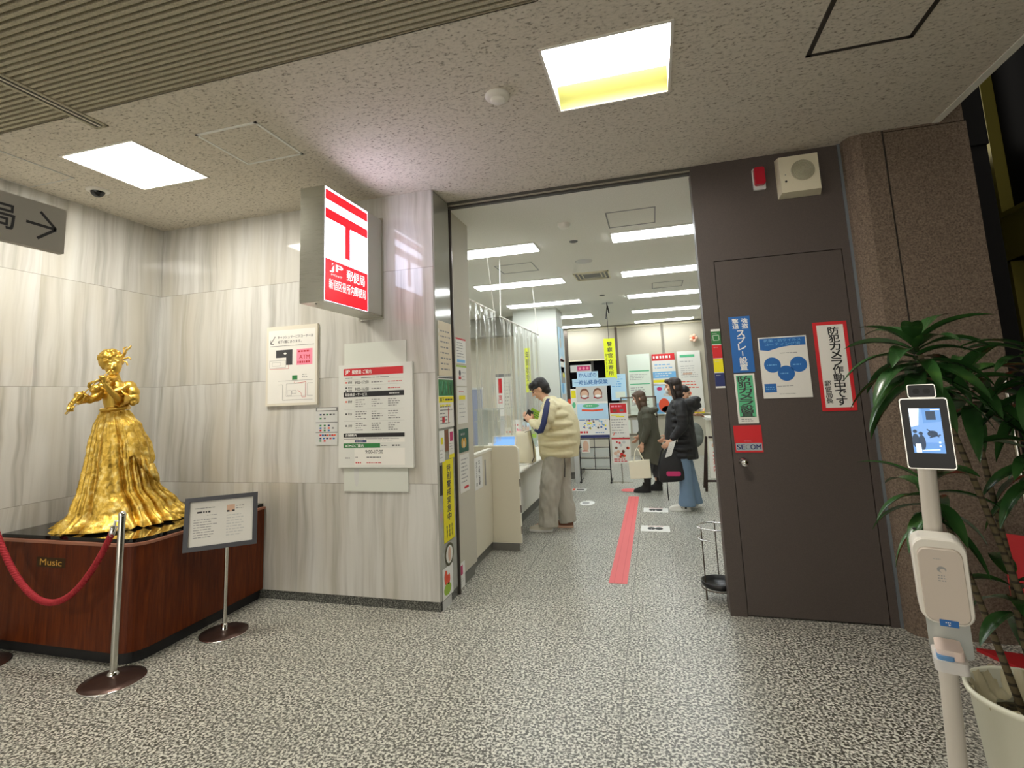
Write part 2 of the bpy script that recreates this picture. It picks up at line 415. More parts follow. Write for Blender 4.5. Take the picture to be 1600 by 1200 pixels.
# entrance frame: post and header
b = MB(); b.box(-1.605, -1.555, 4.0, 4.016, 0, 3.11, 'steel'); b.box(-1.61, -1.545, 4.016, 4.022, 0, 3.11, 'frame_dark'); b.box(-1.605, -1.54, 4.022, 4.036, 0, 3.11, 'dark_steel'); struct(b.build('trim_3'))
b = MB(); b.box(-1.60, .39, 3.985, 4.0, 3.112, ZC+.01, mat('header_grey', '4c4a41', .5)); b.box(-1.60, .39, 3.985, 4.0, 3.098, 3.112, 'steel'); b.box(-1.60, .39, 4.0, 4.04, 3.088, ZC+.01, 'frame_dark'); struct(b.build('trim_4'))
# brown metal wall with the flush door
b = MB()
b.box(.382, .485, YP, 4.12, 0, ZC+.05, 'brown_paint'); b.box(.485, 1.298, YP, 4.12, 2.402, ZC+.05, 'brown_paint'); b.box(1.298, 1.345, YP, 4.12, 0, ZC+.05, 'brown_paint')
struct(b.build('wall_right'))
b = MB(); b.box(.490, 1.293, YP+.003, 4.04, .012, 2.397, 'brown_paint'); b.box(.485, 1.298, YP+.02, 4.05, 0, 2.402, 'frame_dark'); door = struct(b.build('door_1'))
b = MB(); b.lathe([(.0, .0), (.03, .0), (.03, .006), (.012, .01), (.011, .035), (.022, .045), (.027, .06), (.02, .075), (.0, .08)], (0, 0, 0), 'chrome', 24)
k = b.build('door_knob', door, (.552, YP+.003, .994), (PI/2, 0, 0)); k['label'] = 'round chrome knob'
b = MB(); b.box(1.345, 1.375, YP-.01, 4.0, 0, ZC, 'steel_blue' if 'steel_blue' in MATS else mat('steel_blue', '6f767b', .45, .3)); struct(b.build('trim_5'))
# stone column
b = MB()
b.prism([(1.36, 3.985), (1.365, 3.93), (1.39, 3.875), (1.445, 3.85), (1.566, 3.85), (1.566, 4.6), (1.36, 4.6)], 'z', 0, 5.2, 'rough_stone')
b.prism([(1.566, 3.862), (1.578, 3.862), (1.578, 4.6), (1.566, 4.6)], 'z', 0, 5.2, 'frame_dark')
b.prism([(1.578, 3.85), (2.03, 3.85), (2.03, 4.6), (1.578, 4.6)], 'z', 0, 3.118, 'rough_stone')
b.prism([(1.578, 3.85), (2.02, 3.85), (2.02, 4.6), (1.578, 4.6)], 'z', 3.124, 5.2, 'rough_stone')
struct(b.build('wall_pillar'))
# tall dark lobby beyond the ceiling edge, with a glazed front at night
b = MB(); b.box(1.87, 5, -6.2, 5.2, 5.2, 5.3, 'void'); b.box(2.5, 2.9, 5.0, 5.1, 0, 5.2, 'void'); b.box(1.36, 2.5, 4.52, 4.6, 3.2, 5.2, 'void'); b.box(2.03, 2.5, 4.55, 4.6, 0, 5.2, 'void'); struct(b.build('ceiling'))
win = MB(); win.box(2.66, 2.68, -6.2, 5.0, .1, 5.2, 'dark_glass'); wo = struct(win.build('window_1'))
b = MB()
b.box(2.56, 2.66, -6.2, 5.0, 2.335, 2.69, 'olive_metal'); b.box(2.545, 2.66, -6.2, 5.0, 2.655, 2.69, 'olive_metal'); b.box(2.545, 2.66, -6.2, 5.0, 2.335, 2.36, 'olive_metal')
b.box(2.6, 2.68, -6.2, 5, 0, .14, 'olive_metal')
for y in (4.66, 3.1, 1.5, -.1, -1.7, -3.3): b.box(2.58, 2.67, y, y+(.34 if y > 4 else .12), 0, 5.2, 'olive_metal')
f = b.build('window_frame', wo)
# post office room
lampx = [(-2.385, -1.105), (-.29, .98)]; lampy = [5.44, 7.24, 9.04, 10.84, 12.5]
OL = [(a, c, y-.155, y+.155) for a, c in lampx for y in lampy] + [(-4.75, -3.48, y-.155, y+.155) for y in (5.44, 7.24, 9.04)]  # the last row is added to light the staff side
struct(holed('ceiling', -6.0, 2.45, 4.62, 13.0, 3.10, OL, 'office_ceiling')); struct(holed('ceiling', -6.0, 1.36, 4.04, 4.62, 3.10, [], 'office_ceiling'))
b = MB(); b.box(-6.1, -6.0, 4.0, 13.1, 0, 3.2, 'office_wall'); struct(b.build('wall_office_left'))
b = MB(); b.box(2.4, 2.5, 4.6, 13.1, 0, 3.2, 'office_wall'); b.box(1.345, 2.45, 4.6, 4.7, 0, 3.2, 'office_wall'); struct(b.build('wall_office_right'))
b = MB()
b.box(-6.1, 2.5, 13.0, 13.15, 0, 3.2, 'office_wall'); struct(b.build('wall_office_back'))
# staff-side rear wall with a dropped beam
b = MB(); b.box(-6, -2.62, 10.9, 11.0, 0, 3.1, mat('staff_wall', 'ddd6c4', .8)); struct(b.build('wall_staff'))
b = MB(); b.box(-6, -2.46, 10.2, 10.5, 2.72, 3.1, mat('beam_grey', 'a3a298', .8)); struct(b.build('trim_6'))
b = MB(); b.box(-2.46, -1.63, 9.57, 10.22, 0, 3.1, mat('pillar_white', 'c3c6bd', .6)); struct(b.build('wall_office_pillar'))

# window openings in the far wall: dark glass behind roller shades
b = MB(); b.box(-1.95, -.80, 12.97, 13.0, .9, 2.4, 'dark_glass'); w2 = struct(b.build('window_2'))
b = MB(); b.box(-1.99, -.76, 12.95, 13.0, .84, .9, 'frame_dark'); b.box(-1.41, -1.35, 12.94, 13.0, .9, 2.4, 'frame_dark'); b.box(-2.03, -1.95, 12.95, 13.0, .84, 3.05, 'dark_steel'); b.box(-.80, -.74, 12.95, 13.0, .84, 3.05, 'dark_steel'); b.build('window_frame', w2)
def shade(x0, x1, z0, label):
    e = empty('roller_shade', ((x0+x1)/2, 12.92, 3.04)); tag(e, label, 'blind', 'fabric blinds on the far wall')
    b = MB(xfm((-(x0+x1)/2, -12.92, -3.04))); b.box(x0, x1, 12.915, 12.92, z0, 3.04, 'shade'); b.build('shade_fabric', e)
    b = MB(xfm((-(x0+x1)/2, -12.92, -3.04))); b.rrect(12.905, 12.93, z0-.02, z0+.01, .008, 'x', x0, x1, 'beige_plastic'); b.build('bottom_rail', e)
    b = MB(xfm((-(x0+x1)/2, -12.92, -3.04))); b.cyl((x0, 12.93, 3.05), (x1, 12.93, 3.05), .028, 'beige_plastic'); b.build('roller', e)
shade(-1.94, -.80, 2.29, 'beige roller blind, half lowered above the dark window at the back')
shade(-.74, .27, .95, 'beige roller blind behind the pale green notice, fully lowered')
shade(.33, 1.6, .95, 'beige roller blind at the far right, lowered behind the white timetable poster')

# ---------------------------------------------------------------- ceiling fittings of the hall
def hall_light(r, label, vis=True):
    x0, x1, y0, y1 = r; e = empty('ceiling_light', ((x0+x1)/2, (y0+y1)/2, ZC)); X = xfm((-(x0+x1)/2, -(y0+y1)/2, -ZC))
    tag(e, label, 'ceiling light', 'square ceiling lights of the hall')
    b = MB(X); t = .014
    for q in ((x0-t, x1+t, y0-t, y0), (x0-t, x1+t, y1, y1+t), (x0-t, x0, y0, y1), (x1, x1+t, y0, y1)): b.box(*q, ZC-.006, ZC+.004, 'white_plastic')
    b.build('trim_frame', e)
    b = MB(X); h = .10
    for q in ((x0-.004, x0, y0, y1), (x1, x1+.004, y0, y1), (x0, x1, y0-.004, y0)): b.box(*q, ZC, ZC+h, 'white')
    # curved reflector along the far edge
    pr = [(y1-.16*(1-math.cos(a))**.9, ZC+h*math.sin(a)) for a in [PI/2*i/8 for i in range(9)]]
    vs = [(x, a, z) for x in (x0, x1) for a, z in pr]
    b.add(vs, [(i, i+1, 9+i+1, 9+i) for i in range(8)], 'reflector', True)
    b.build('reflector', e)
    b = MB(X); z = ZC+.03 if vis else ZC+.03
    b.box(x0+.002, x1-.002, y0+.002, (y1-.17) if vis == 2 else y1-.004, ZC+(.045 if vis == 2 else .004), ZC+(.05 if vis == 2 else .008), 'hall_light'); b.build('diffuser', e)
    return e
hall_light(LIGHTS[0], 'bright square ceiling light over the marble corner, left of the two in view', 1)
hall_light(LIGHTS[1], 'bright square ceiling light near the top centre with a yellowish edge', 2)
for r, l in zip(LIGHTS[2:], ('unseen square ceiling light added behind the camera on the left', 'unseen square ceiling light added far behind the camera on the right')): hall_light(r, l, 1)
def hatch(x0, x1, y0, y1, wd, m, panel, label, grp):
    e = empty('ceiling_hatch', ((x0+x1)/2, (y0+y1)/2, ZC)); tag(e, label, 'ceiling hatch', grp); X = xfm((-(x0+x1)/2, -(y0+y1)/2, -ZC))
    b = MB(X)
    for q in ((x0, x1, y0, y0+wd), (x0, x1, y1-wd, y1), (x0, x0+wd, y0, y1), (x1-wd, x1, y0, y1)): b.box(*q, ZC-.005, ZC+.002, m)
    b.build('hatch_frame', e); b = MB(X); b.box(x0+wd, x1-wd, y0+wd, y1-wd, ZC-.003, ZC+.002, panel); b.build('hatch_panel', e)
hatch(-2.54, -2.10, 2.37, 2.81, .016, 'white', 'mineral_ceiling', 'square ceiling hatch with pale metal rim beside the left ceiling light', None)
hatch(.862, 1.325, 2.33, 2.80, .022, 'frame_dark', 'mineral_ceiling', 'square ceiling hatch with dark rim at the upper right', None)
hatch(-4.24, -3.79, 2.02, 2.56, .008, 'lightgrey', 'mineral_ceiling', 'faint ceiling hatch against the left marble wall near the dome camera', None)
e = empty('linear_air_diffuser', (-2.95, 1.2, ZC)); tag(e, 'narrow double-slot air diffuser running through the ribbed ceiling', 'air diffuser')
X = xfm((2.95, -1.2, -ZC)); b = MB(X); b.box(-2.995, -2.975, -.8, 2.12, ZC-.006, ZC+.03, 'rib_ceiling'); b.box(-2.925, -2.905, -.8, 2.12, ZC-.006, ZC+.03, 'rib_ceiling'); b.box(-2.956, -2.944, -.8, 2.12, ZC-.006, ZC+.03, 'cream'); b.box(-2.995, -2.905, 2.11, 2.125, ZC-.006, ZC+.01, 'rib_ceiling'); b.build('slot_rails', e)
b = MB(X); b.box(-2.98, -2.92, -.8, 2.115, ZC-.001, ZC+.02, 'black'); b.build('slot', e)
e = empty('smoke_detector', (-.70, 2.595, ZC)); tag(e, 'round white smoke detector on the hall ceiling left of the bright light', 'smoke detector')
b = MB(); b.lathe([(.068, 0), (.068, -.012), (.058, -.022), (.0, -.024)], (0, 0, 0), 'white_plastic', 32); b.build('base', e)
b = MB(); b.lathe([(.04, -.02), (.042, -.03), (.032, -.04), (.0, -.043)], (0, 0, 0), 'white_plastic', 28); b.build('sensor_head', e)
e = empty('dome_camera', (-3.856, 2.771, ZC)); tag(e, 'small dark dome camera on white ring in the ceiling over the statue', 'security camera')
b = MB(); b.lathe([(.075, 0), (.073, -.01), (.05, -.018), (.04, -.01), (.04, 0)], (0, 0, 0), 'white_plastic', 32, cap=False); b.build('ring', e)
b = MB(); b.lathe([(.046, -.005)]+[(.046*math.cos(a), -.012-.042*math.sin(a)) for a in [PI/2*i/6 for i in range(7)]], (0, 0, 0), 'black_gloss', 28); b.build('dome', e)
# hanging direction sign, left edge
e = empty('hanging_sign', (-2.7, 1.3, ZC)); tag(e, 'grey hanging direction sign with black arrow at the far left', 'sign')
b = MB(xfm((2.7, -1.3, -ZC))); b.box(-2.735, -2.70, .62, 1.80, 2.268, 2.488, mat('sign_grey', 'a9a59a', .5)); b.build('sign_panel', e)
for y in (.75, 1.2):
    b = MB(xfm((2.7, -1.3, -ZC))); b.cyl((-2.717, y, 2.48), (-2.717, y, ZC), .007, 'steel', 10); b.build('hanger_rod', e)
s = Sheet((-2.6995, 1.80, 2.268), (0, -1, 0), (1, 0, 0), .01, .01, .0005, 'sign_grey'); s.U = Vector((0, 1, 0)); s.O = Vector((-2.6995, .62, 2.268))
s.text(.865, .055, .965, .165, '局', 'black', 1, .02); s.text(.40, .055, .845, .165, '役所内郵便'[1:], 'black', 1, .02)
s.line([(1.01, .112), (1.135, .108)], .013, 'black'); s.line([(1.065, .175), (1.137, .108), (1.06, .045)], .013, 'black')
o = s.build('lettering', e); o.location = Vector((2.7, -1.3, -ZC))

# ---------------------------------------------------------------- ceiling fittings of the office
def office_light(r, label):
    x0, x1, y0, y1 = r; c = Vector(((x0+x1)/2, (y0+y1)/2, 3.10)); e = empty('fluorescent_light', c); X = xfm(-c)
    tag(e, label, 'ceiling light', 'long ceiling lights of the post office')
    b = MB(X)
    for q in ((x0-.01, x1+.01, y0-.01, y0), (x0-.01, x1+.01, y1, y1+.01), (x0-.01, x0, y0, y1), (x1, x1+.01, y0, y1)): b.box(*q, 3.085, 3.12, 'white')
    b.build('trim_frame', e)
    b = MB(X); b.rrect(y0, y1, 3.078, 3.12, .008, 'x', x0, x1, 'office_light'); b.build('diffuser', e)  # lowered past the ceiling plane so the added glowing sides brighten the ceiling
names = {0: 'left', 1: 'right', 2: 'far right, hidden,', 3: 'added staff side'}
ords = ['nearest', 'second nearest', 'third nearest', 'fourth nearest', 'farthest']
for i, r in enumerate(OL):
    c, k = (i//5, i % 5) if i < 10 else (3, i-10)
    office_light(r, '%s bright ceiling light of the %s row in the post office' % (ords[k], names[c]))
def ohatch(x0, x1, y0, y1, label):
    b = MB()
    for q in ((x0, x1, y0, y0+.012), (x0, x1, y1-.012, y1), (x0, x0+.012, y0, y1), (x1-.012, x1, y0, y1)): b.box(*q, 3.096, 3.101, 'grey')
    tag(b.build('ceiling_hatch'), label, 'ceiling hatch')
ohatch(-.30, .14, 4.66, 5.12, 'square hatch outline in the office ceiling near the entrance'); ohatch(-1.78, -1.30, 6.1, 6.55, 'square hatch outline in the office ceiling between the left lights'); ohatch(.1, .55, 8.1, 8.55, 'faint hatch outline in the office ceiling between the right lights')
def disc(nm, x, y, r, h, m, label, cat):
    b = MB(); b.lathe([(r, 0), (r*.97, -h*.5), (r*.7, -h), (0, -h)], (x, y, 3.10), m, 28); tag(b.build(nm), label, cat)
disc('smoke_detector', -.698, 4.82, .06, .04, 'white_plastic', 'round white smoke detector on the office ceiling nearest the entrance', 'smoke detector')
disc('ceiling_downlight', -.695, 5.43, .045, .012, 'midgrey', 'small grey round fitting on the office ceiling in front of the speaker', 'downlight')
disc('ceiling_speaker', -.699, 6.33, .105, .012, 'lightgrey', 'round grey ceiling speaker grille in front of the air vent', 'speaker')
disc('ceiling_speaker', -.68, 9.6, .105, .012, 'lightgrey', 'round grey ceiling speaker grille far behind the air vent', 'speaker')
disc('ceiling_downlight', -.70, 8.75, .045, .012, 'midgrey', 'small grey round fitting on the office ceiling behind the air vent', 'downlight')
e = empty('ceiling_air_vent', (-.69, 7.18, 3.1)); tag(e, 'square louvred air vent in the middle of the office ceiling', 'air vent')
b = MB()
for k in range(4):
    a = .235-.05*k; c = a-.018
    for q in ((-a, a, -a, -c), (-a, a, c, a), (-a, -c, -a, a), (c, a, -a, a)): b.box(*q, -.012+.004*k, 0, 'beige_plastic')
b.build('louvres', e); b = MB(); b.box(-.22, .22, -.22, .22, -.003, 0, 'midgrey'); b.build('backing', e)
# ================================================================ HALL OBJECTS
# ---- wooden pedestal
e = empty('pedestal', (-3.65, 3.11, 0)); tag(e, 'wooden pedestal with rounded corner and black top under the golden statue', 'pedestal'); X = xfm((3.65, -3.11, 0))
def rcorner(x0, x1, y0, y1, r, k=8):
    """rectangle with the front right corner rounded"""
    return [(x0, y1), (x0, y0)] + [(x1-r+r*math.sin(PI/2*i/k), y0+r-r*math.cos(PI/2*i/k)) for i in range(k+1)] + [(x1, y1)]
b = MB(X); b.prism(rcorner(-4.24, -3.065, 2.565, 3.666, .13), 'z', .075, .682, 'pedestal_wood'); b.build('body', e)
b = MB(X); b.prism(rcorner(-4.22, -3.095, 2.60, 3.66, .11), 'z', 0, .075, 'black'); b.build('plinth', e)
b = MB(X); b.prism(rcorner(-4.24, -3.055, 2.555, 3.668, .14), 'z', .682, .698, 'pedestal_trim'); b.build('edge_trim', e)
b = MB(X); b.prism(rcorner(-4.235, -3.075, 2.575, 3.665, .12), 'z', .698, .723, 'black_gloss'); b.build('top_slab', e)
s = Sheet((-3.88, 2.5645, .535), (1, 0, 0), (0, -1, 0), .25, .06, .004, mat('plate', '4a3418', .35, .6)); s.text(.03, .012, .22, .05, 'Music', 'gold_ink', 1, .01); o = s.build('name_plate', e); o.location = (3.65, -3.11, 0)

# ---- golden statue of a violinist (local x = right, y = away, z = up from the slab)
ST = empty('statue', (-3.66, 2.93, .723), math.radians(51.32)); tag(ST, 'golden statue of a woman in a long gown playing the violin', 'statue')
G = 'gold'
def interp(tab, z):
    tab = sorted(tab)
    if z <= tab[0][0]: return tab[0][1:]
    for a, c in zip(tab, tab[1:]):
        if z <= c[0]:
            t = (z-a[0])/(c[0]-a[0]); t = t*t*(3-2*t)*.5+t*.5
            return tuple(p+(q-p)*t for p, q in zip(a[1:], c[1:]))
    return tab[-1][1:]
SK = [(0, -.320, .400, -.30, .30), (.03, -.305, .385, -.29, .29), (.11, -.262, .318, -.24, .26), (.25, -.231, .205, -.19, .21), (.42, -.208, .160, -.165, .18), (.53, -.200, .148, -.155, .165), (.68, -.178, .09, -.12, .12), (.74, -.158, .045, -.09, .09), (.785, -.142, .018, -.07, .07)]
rg = []; NS = 360; NZ = 110
rd = random.Random(3); ph = [(rd.uniform(0, 2*PI), rd.uniform(.6, 1.)) for _ in range(40)]
for j in range(NZ+1):
    z = .785*(j/NZ)**1.0; x0, x1, y0, y1 = interp(SK, z); cx, cy = (x0+x1)/2, (y0+y1)/2; rx, ry = (x1-x0)/2, (y1-y0)/2; q = []
    low = max(0, 1-z/.785)
    for i in range(NS):
        a = 2*PI*i/NS; tw = a+.25*math.sin(a*2+1)+.12*low*math.sin(5*a)
        f1 = abs(math.sin(tw*8.5+1.0*math.sin(tw)+z*.8)); f2 = abs(math.sin(tw*17.5+2+z*1.3)); f3 = abs(math.sin(tw*30+z))
        amp = .085+.12*low
        k = 1+amp*(f1-.55)+.42*amp*(f2-.5)+.05*max(0, 1-low*4)*(f3-.5) + .13*max(0, .07-z)/.07*(abs(math.sin(tw*12+.5))-.3)
        k += .026*noise.noise(Vector((math.cos(a)*9, math.sin(a)*9, z*26)))+.012*noise.noise(Vector((math.cos(a)*22, math.sin(a)*22, z*60)))
        X_, Y_ = cx+rx*k*math.cos(a), cy+ry*k*math.sin(a)
        q.append(Vector((X_, Y_, max(.001, z+(.016*abs(math.sin(tw*12+.5)) if z < .02 else .016*abs(math.sin(tw*12+.5))*max(0, 1-z/.07))))))
    rg.append(q)
b = MB(); b.rings(rg, G); b.build('gown_skirt', ST)
# gathered overskirt falling towards the right, with a hanging fold
rg = []; 
for j in range(34):
    t = j/33; q = []
    for i in range(64):
        s_ = i/63; a = -1.55+2.75*s_                       # from front, round the right side, to the back
        zt = .775; zb = .36+.19*abs(s_-.38)/.62*1.1-.02*math.sin(s_*30)
        z = zt+(zb-zt)*t; x0, x1, y0, y1 = interp(SK, z); cx, cy = (x0+x1)/2, (y0+y1)/2; rx, ry = (x1-x0)/2, (y1-y0)/2
        fl = 1.02+.10*t**1.3+.055*t*math.sin(s_*34+t*2)+.02*math.sin(s_*60)*t
        ed = min(1, min(s_, 1-s_)*9); ed = ed*ed*(3-2*ed); fl = .93+(fl-.93)*ed
        q.append(Vector((cx+rx*fl*math.cos(a), cy+ry*fl*math.sin(a), z-.012*t*math.sin(s_*34))))
    rg.append(q)
b = MB(); n = 64
vs = [p for r in rg for p in r]; b.add(vs, [(k*n+i, k*n+i+1, (k+1)*n+i+1, (k+1)*n+i) for k in range(33) for i in range(n-1)], G, True)
o = b.build('overskirt', ST); md = o.modifiers.new('t', 'SOLIDIFY'); md.thickness = .012; md.offset = 1
for k, (px, pz, L) in enumerate(((.135, .43, .14), (.165, .40, .12), (.105, .46, .13))):     # knotted sash ends
    b = MB(); b.tube([(px, -.13-.02*k, pz), (px+.012, -.15-.02*k, pz-L*.4), (px+.035, -.15-.02*k, pz-L*.8), (px+.05, -.14, pz-L)], [.022, .028, .024, .012], G, 14, flat=.5); b.build('sash', ST)
GS = 'gold_smooth'
# torso, arms, head: one skin
b = MB()
b.tube([(-.063, 0, .755), (-.065, 0, .80), (-.072, -.002, .85), (-.075, -.004, .90), (-.068, 0, .95), (-.06, .0, .985), (-.057, 0, 1.0)], [.080, .073, .080, .090, .088, .062, .03], GS, 24, flat=.82)
b.cap((-.06, -.005, .975), .030, (-.078, -.02, 1.045), .027, GS)            # neck
b.ell((-.106, -.012, 1.138), (.073, .076, .072), GS, 24, 16)                # skull and hair
b.ell((-.088, -.042, 1.088), (.050, .056, .060), GS, 20, 14)                # face
b.cap((-.094, -.094, 1.100), .006, (-.096, -.108, 1.076), .009, GS, 8)
b.cap((-.118, -.088, 1.107), .006, (-.072, -.086, 1.110), .006, GS, 8); b.ell((-.112, -.086, 1.080), (.012, .01, .012), GS); b.ell((-.074, -.084, 1.080), (.012, .01, .012), GS)      # brow
b.ell((-.095, -.095, 1.058), (.015, .007, .005), GS); b.ell((-.092, -.074, 1.040), (.021, .021, .017), GS)   # mouth, chin
b.ell((-.045, -.028, 1.095), (.010, .014, .018), GS); b.ell((-.148, -.03, 1.09), (.008, .013, .018), GS)   # ears
hr = random.Random(31)
for k in range(46):                                                      # waves of pinned-up hair
    a = hr.uniform(-.3, PI+.5); h = hr.uniform(.0, 1.4); q = Vector((-.106-.070*math.cos(a)*math.cos(h), -.012-.074*math.sin(a)*math.cos(h), 1.145+.070*math.sin(h)))
    if q.y < -.055 and q.z < 1.135 and q.x > -.150: continue
    b.ell(q, (hr.uniform(.010, .020), hr.uniform(.010, .018), hr.uniform(.008, .013)), GS, 10, 6, Matrix.Rotation(hr.uniform(-1, 1), 3, 'Y'))
for k in range(6): b.ell((-.138+.015*k, -.078-.004*math.sin(k*1.2), 1.130+.005*math.sin(k*2.)), (.013, .012, .012), GS, 10, 8)
for k in range(7):
    a = PI*k/6; b.ell((-.100-.050*math.cos(a), .02, 1.13+.05*math.sin(a)), (.026, .03, .024), GS, 10, 8)
# her left arm (right in view): puffed sleeve, forearm rising to the violin neck
b.ell((.008, .0, .945), (.052, .055, .050), GS); b.ell((.030, -.015, .905), (.050, .055, .052), GS); b.ell((.038, -.03, .865), (.042, .048, .040), GS)
for k in range(6):
    a = 2*PI*k/6; b.ell((.022+.034*math.cos(a), -.03+.03*math.sin(a), .845+.012*math.sin(a*2)), (.024, .022, .024), GS, 10, 8)
b.cap((.028, -.04, .86), .026, (-.045, -.115, .862), .024, GS); b.cap((-.045, -.115, .862), .024, (-.095, -.165, .918), .019, GS); b.cap((-.095, -.165, .918), .019, (-.128, -.185, .965), .014, GS)
b.ell((-.134, -.188, .985), (.016, .013, .020), GS)
for k, (dx, dy) in enumerate(((-.014, -.006), (-.005, -.012), (.005, -.012), (.014, -.006))):
    p = Vector((-.136+dx, -.186+dy, .997)); b.cap(p, .0062, p+Vector((-.004, -.010, .016)), .0058, GS, 8); b.cap(p+Vector((-.004, -.010, .016)), .0058, p+Vector((-.010, .004, .024)), .005, GS, 8)
b.cap((-.120, -.185, .985), .006, (-.112, -.178, 1.008), .0055, GS, 8)
# her right arm (left in view): reaches out with the bow
b.ell((-.128, -.01, .945), (.045, .05, .045), GS); b.ell((-.155, -.03, .915), (.040, .044, .040), GS); b.ell((-.172, -.05, .885), (.036, .04, .036), GS); b.ell((-.182, -.06, .935), (.034, .036, .032), GS); b.ell((-.150, -.055, .955), (.030, .034, .026), GS)
b.cap((-.165, -.05, .89), .027, (-.205, -.095, .862), .026, GS); b.cap((-.205, -.095, .862), .026, (-.255, -.14, .880), .024, GS)
b.ell((-.262, -.145, .892), (.030, .028, .024), GS, rot=Matrix.Rotation(.5, 3, 'Y')); b.cap((-.262, -.145, .886), .018, (-.292, -.17, .850), .014, GS)
b.ell((-.300, -.178, .828), (.017, .013, .022), GS)
for k in range(4):
    p = Vector((-.314+.009*k, -.184+.002*k, .818)); b.cap(p, .006, p+Vector((-.003, -.012, -.014)), .0058, GS, 8); b.cap(p+Vector((-.003, -.012, -.014)), .0058, p+Vector((.002, -.004, -.028)), .005, GS, 8)
b.cap((-.288, -.176, .83), .006, (-.285, -.188, .81), .0055, GS, 8)
# bodice ruffles
for k in range(12):
    t = k/11; b.ell((-.150+.15*t, -.070-.03*math.sin(PI*t), .955-.04*math.sin(PI*t)), (.014, .014, .016), GS, 10, 8)
b.tube([(-.145, -.03, .79), (-.10, -.078, .792), (-.05, -.085, .796), (0, -.06, .80), (.02, 0, .80)], .012, GS, 10)
b.blob('figure', ST, .0038, 2)
# flaring cuffs
for (c, d, r0, r1, L) in (((-.222, -.11, .868), (-.8, -.55, .22), .030, .046, .045), ((-.005, -.075, .862), (-.75, -.62, .05), .040, .056, .05)):
    b = MB(); c = Vector(c); d = Vector(d).normalized(); u = d.orthogonal().normalized(); v = d.cross(u); rg = []
    for j in range(7):
        t = j/6; rg.append([c+d*L*t+(u*math.cos(2*PI*i/40)+v*math.sin(2*PI*i/40))*((r0+(r1-r0)*t**1.4)*(1+.10*t*math.sin(7*2*PI*i/40))) for i in range(40)])
    b.rings(rg, GS, True, False)
    o = b.build('sleeve_cuff', ST); md = o.modifiers.new('t', 'SOLIDIFY'); md.thickness = .005
# violin
A = Vector((-.075, -.075, 1.020)); Bv = Vector((-.205, -.235, .955)); ax = (Bv-A).normalized(); side = ax.cross(Vector((0, 0, 1))).normalized(); nz = side.cross(ax).normalized(); nz = (nz*.85+Vector((0, -.5, .2))).normalized(); side = ax.cross(nz).normalized()
out = []
for i in range(48):
    a = 2*PI*i/48; l = .5-.5*math.cos(a); wv = (.040 if l < .5 else .033)*(1-.30*math.exp(-((l-.52)/.12)**2))*abs(math.sin(a))**.62*(1 if a < PI else -1)
    out.append((l*.125, wv))
b = MB(); vs = [A+ax*l+side*wv+nz*h for h in (-.011, .011) for l, wv in out]; n = 48
b.add(vs, [(i, (i+1) % n, n+(i+1) % n, n+i) for i in range(n)], G); b.add(vs, [tuple(range(n)), tuple(range(n, 2*n))[::-1]], G)
b.cap(A+ax*.12+nz*.012, .008, A+ax*.215+nz*.014, .006, G); b.cap(A+ax*.215+nz*.014, .010, A+ax*.222-nz*.006, .010, G); 
vo = b.build('violin', ST); b = MB()
b.tube([A+ax*.06+nz*.018, A+ax*.20+nz*.020], .005, G, 8); b.tube([A+ax*.05+side*.014+nz*.012, A+ax*.05+nz*.024, A+ax*.05-side*.014+nz*.012], .003, G, 8)
b.build('strings', vo)
b = MB(); b.tube([(-.325, -.200, .772), (-.255, -.205, .880), (-.190, -.200, .960), (-.105, -.150, 1.058)], [.0045, .004, .004, .003], G, 8); b.tube([(-.318, -.192, .768), (-.100, -.145, 1.048)], .0022, G, 6); b.build('bow', ST)
b = MB()     # ribbon in the hair
for pts in (((-.045, .01, 1.15), (-.028, 0, 1.185), (-.018, -.005, 1.215), (.004, -.01, 1.236), (.010, -.01, 1.250)), ((-.045, .01, 1.15), (-.02, .0, 1.155), (.0, 0, 1.165), (.012, -.005, 1.150)), ((-.04, .01, 1.16), (-.03, 0, 1.20), (-.035, 0, 1.228), (-.012, 0, 1.243)), ((-.04, .01, 1.14), (-.012, 0, 1.13), (-.005, 0, 1.105))):
    b.tube(pts, [.010, .014, .013, .011, .005][:len(pts)], G, 10, flat=.45)
b.build('hair_ribbon', ST)

# ---- stanchions and rope
def stanchion(x, y, label):
    e = empty('stanchion', (x, y, 0)); tag(e, label, 'stanchion', 'rope posts before the statue')
    b = MB(); b.lathe([(.158, 0), (.160, .006), (.155, .012), (.11, .022), (.05, .032), (.028, .040), (.0, .042)], (0, 0, 0), 'bronze_base', 48); bs = b.build('base', e)
    b = MB(); b.lathe([(.161, .0), (.163, .005), (.160, .010), (.156, .010)], (0, 0, 0), 'chrome', 48, cap=False); b.build('base_rim', bs)
    b = MB(); b.lathe([(.030, .036), (.027, .05), (.020, .058)], (0, 0, 0), 'chrome', 24); b.build('collar', e)
    b = MB(); b.lathe([(.0185, .04), (.0185, .90), (.0175, .905)], (0, 0, 0), 'steel', 24); b.build('pole', e)
    b = MB(); b.lathe([(.020, .895), (.021, .905), (.014, .918), (.0, .921)], (0, 0, 0), 'chrome', 24); b.build('cap', e)
    b = MB(); b.tube([(-.016, -.01, .865), (-.030, -.018, .872), (-.034, -.02, .855)], .005, 'chrome', 8); b.build('hook', e)
    return e
stanchion(-3.03, 2.44, 'steel rope post with wide bronze base before the pedestal corner')
stanchion(-4.065, 2.40, 'steel rope post cut off by the left edge of the view')
e = empty('barrier_rope', (-3.56, 2.44, .42)); tag(e, 'red braided barrier rope hanging in a sag before the pedestal', 'rope'); X = xfm((3.56, -2.44, -.42))
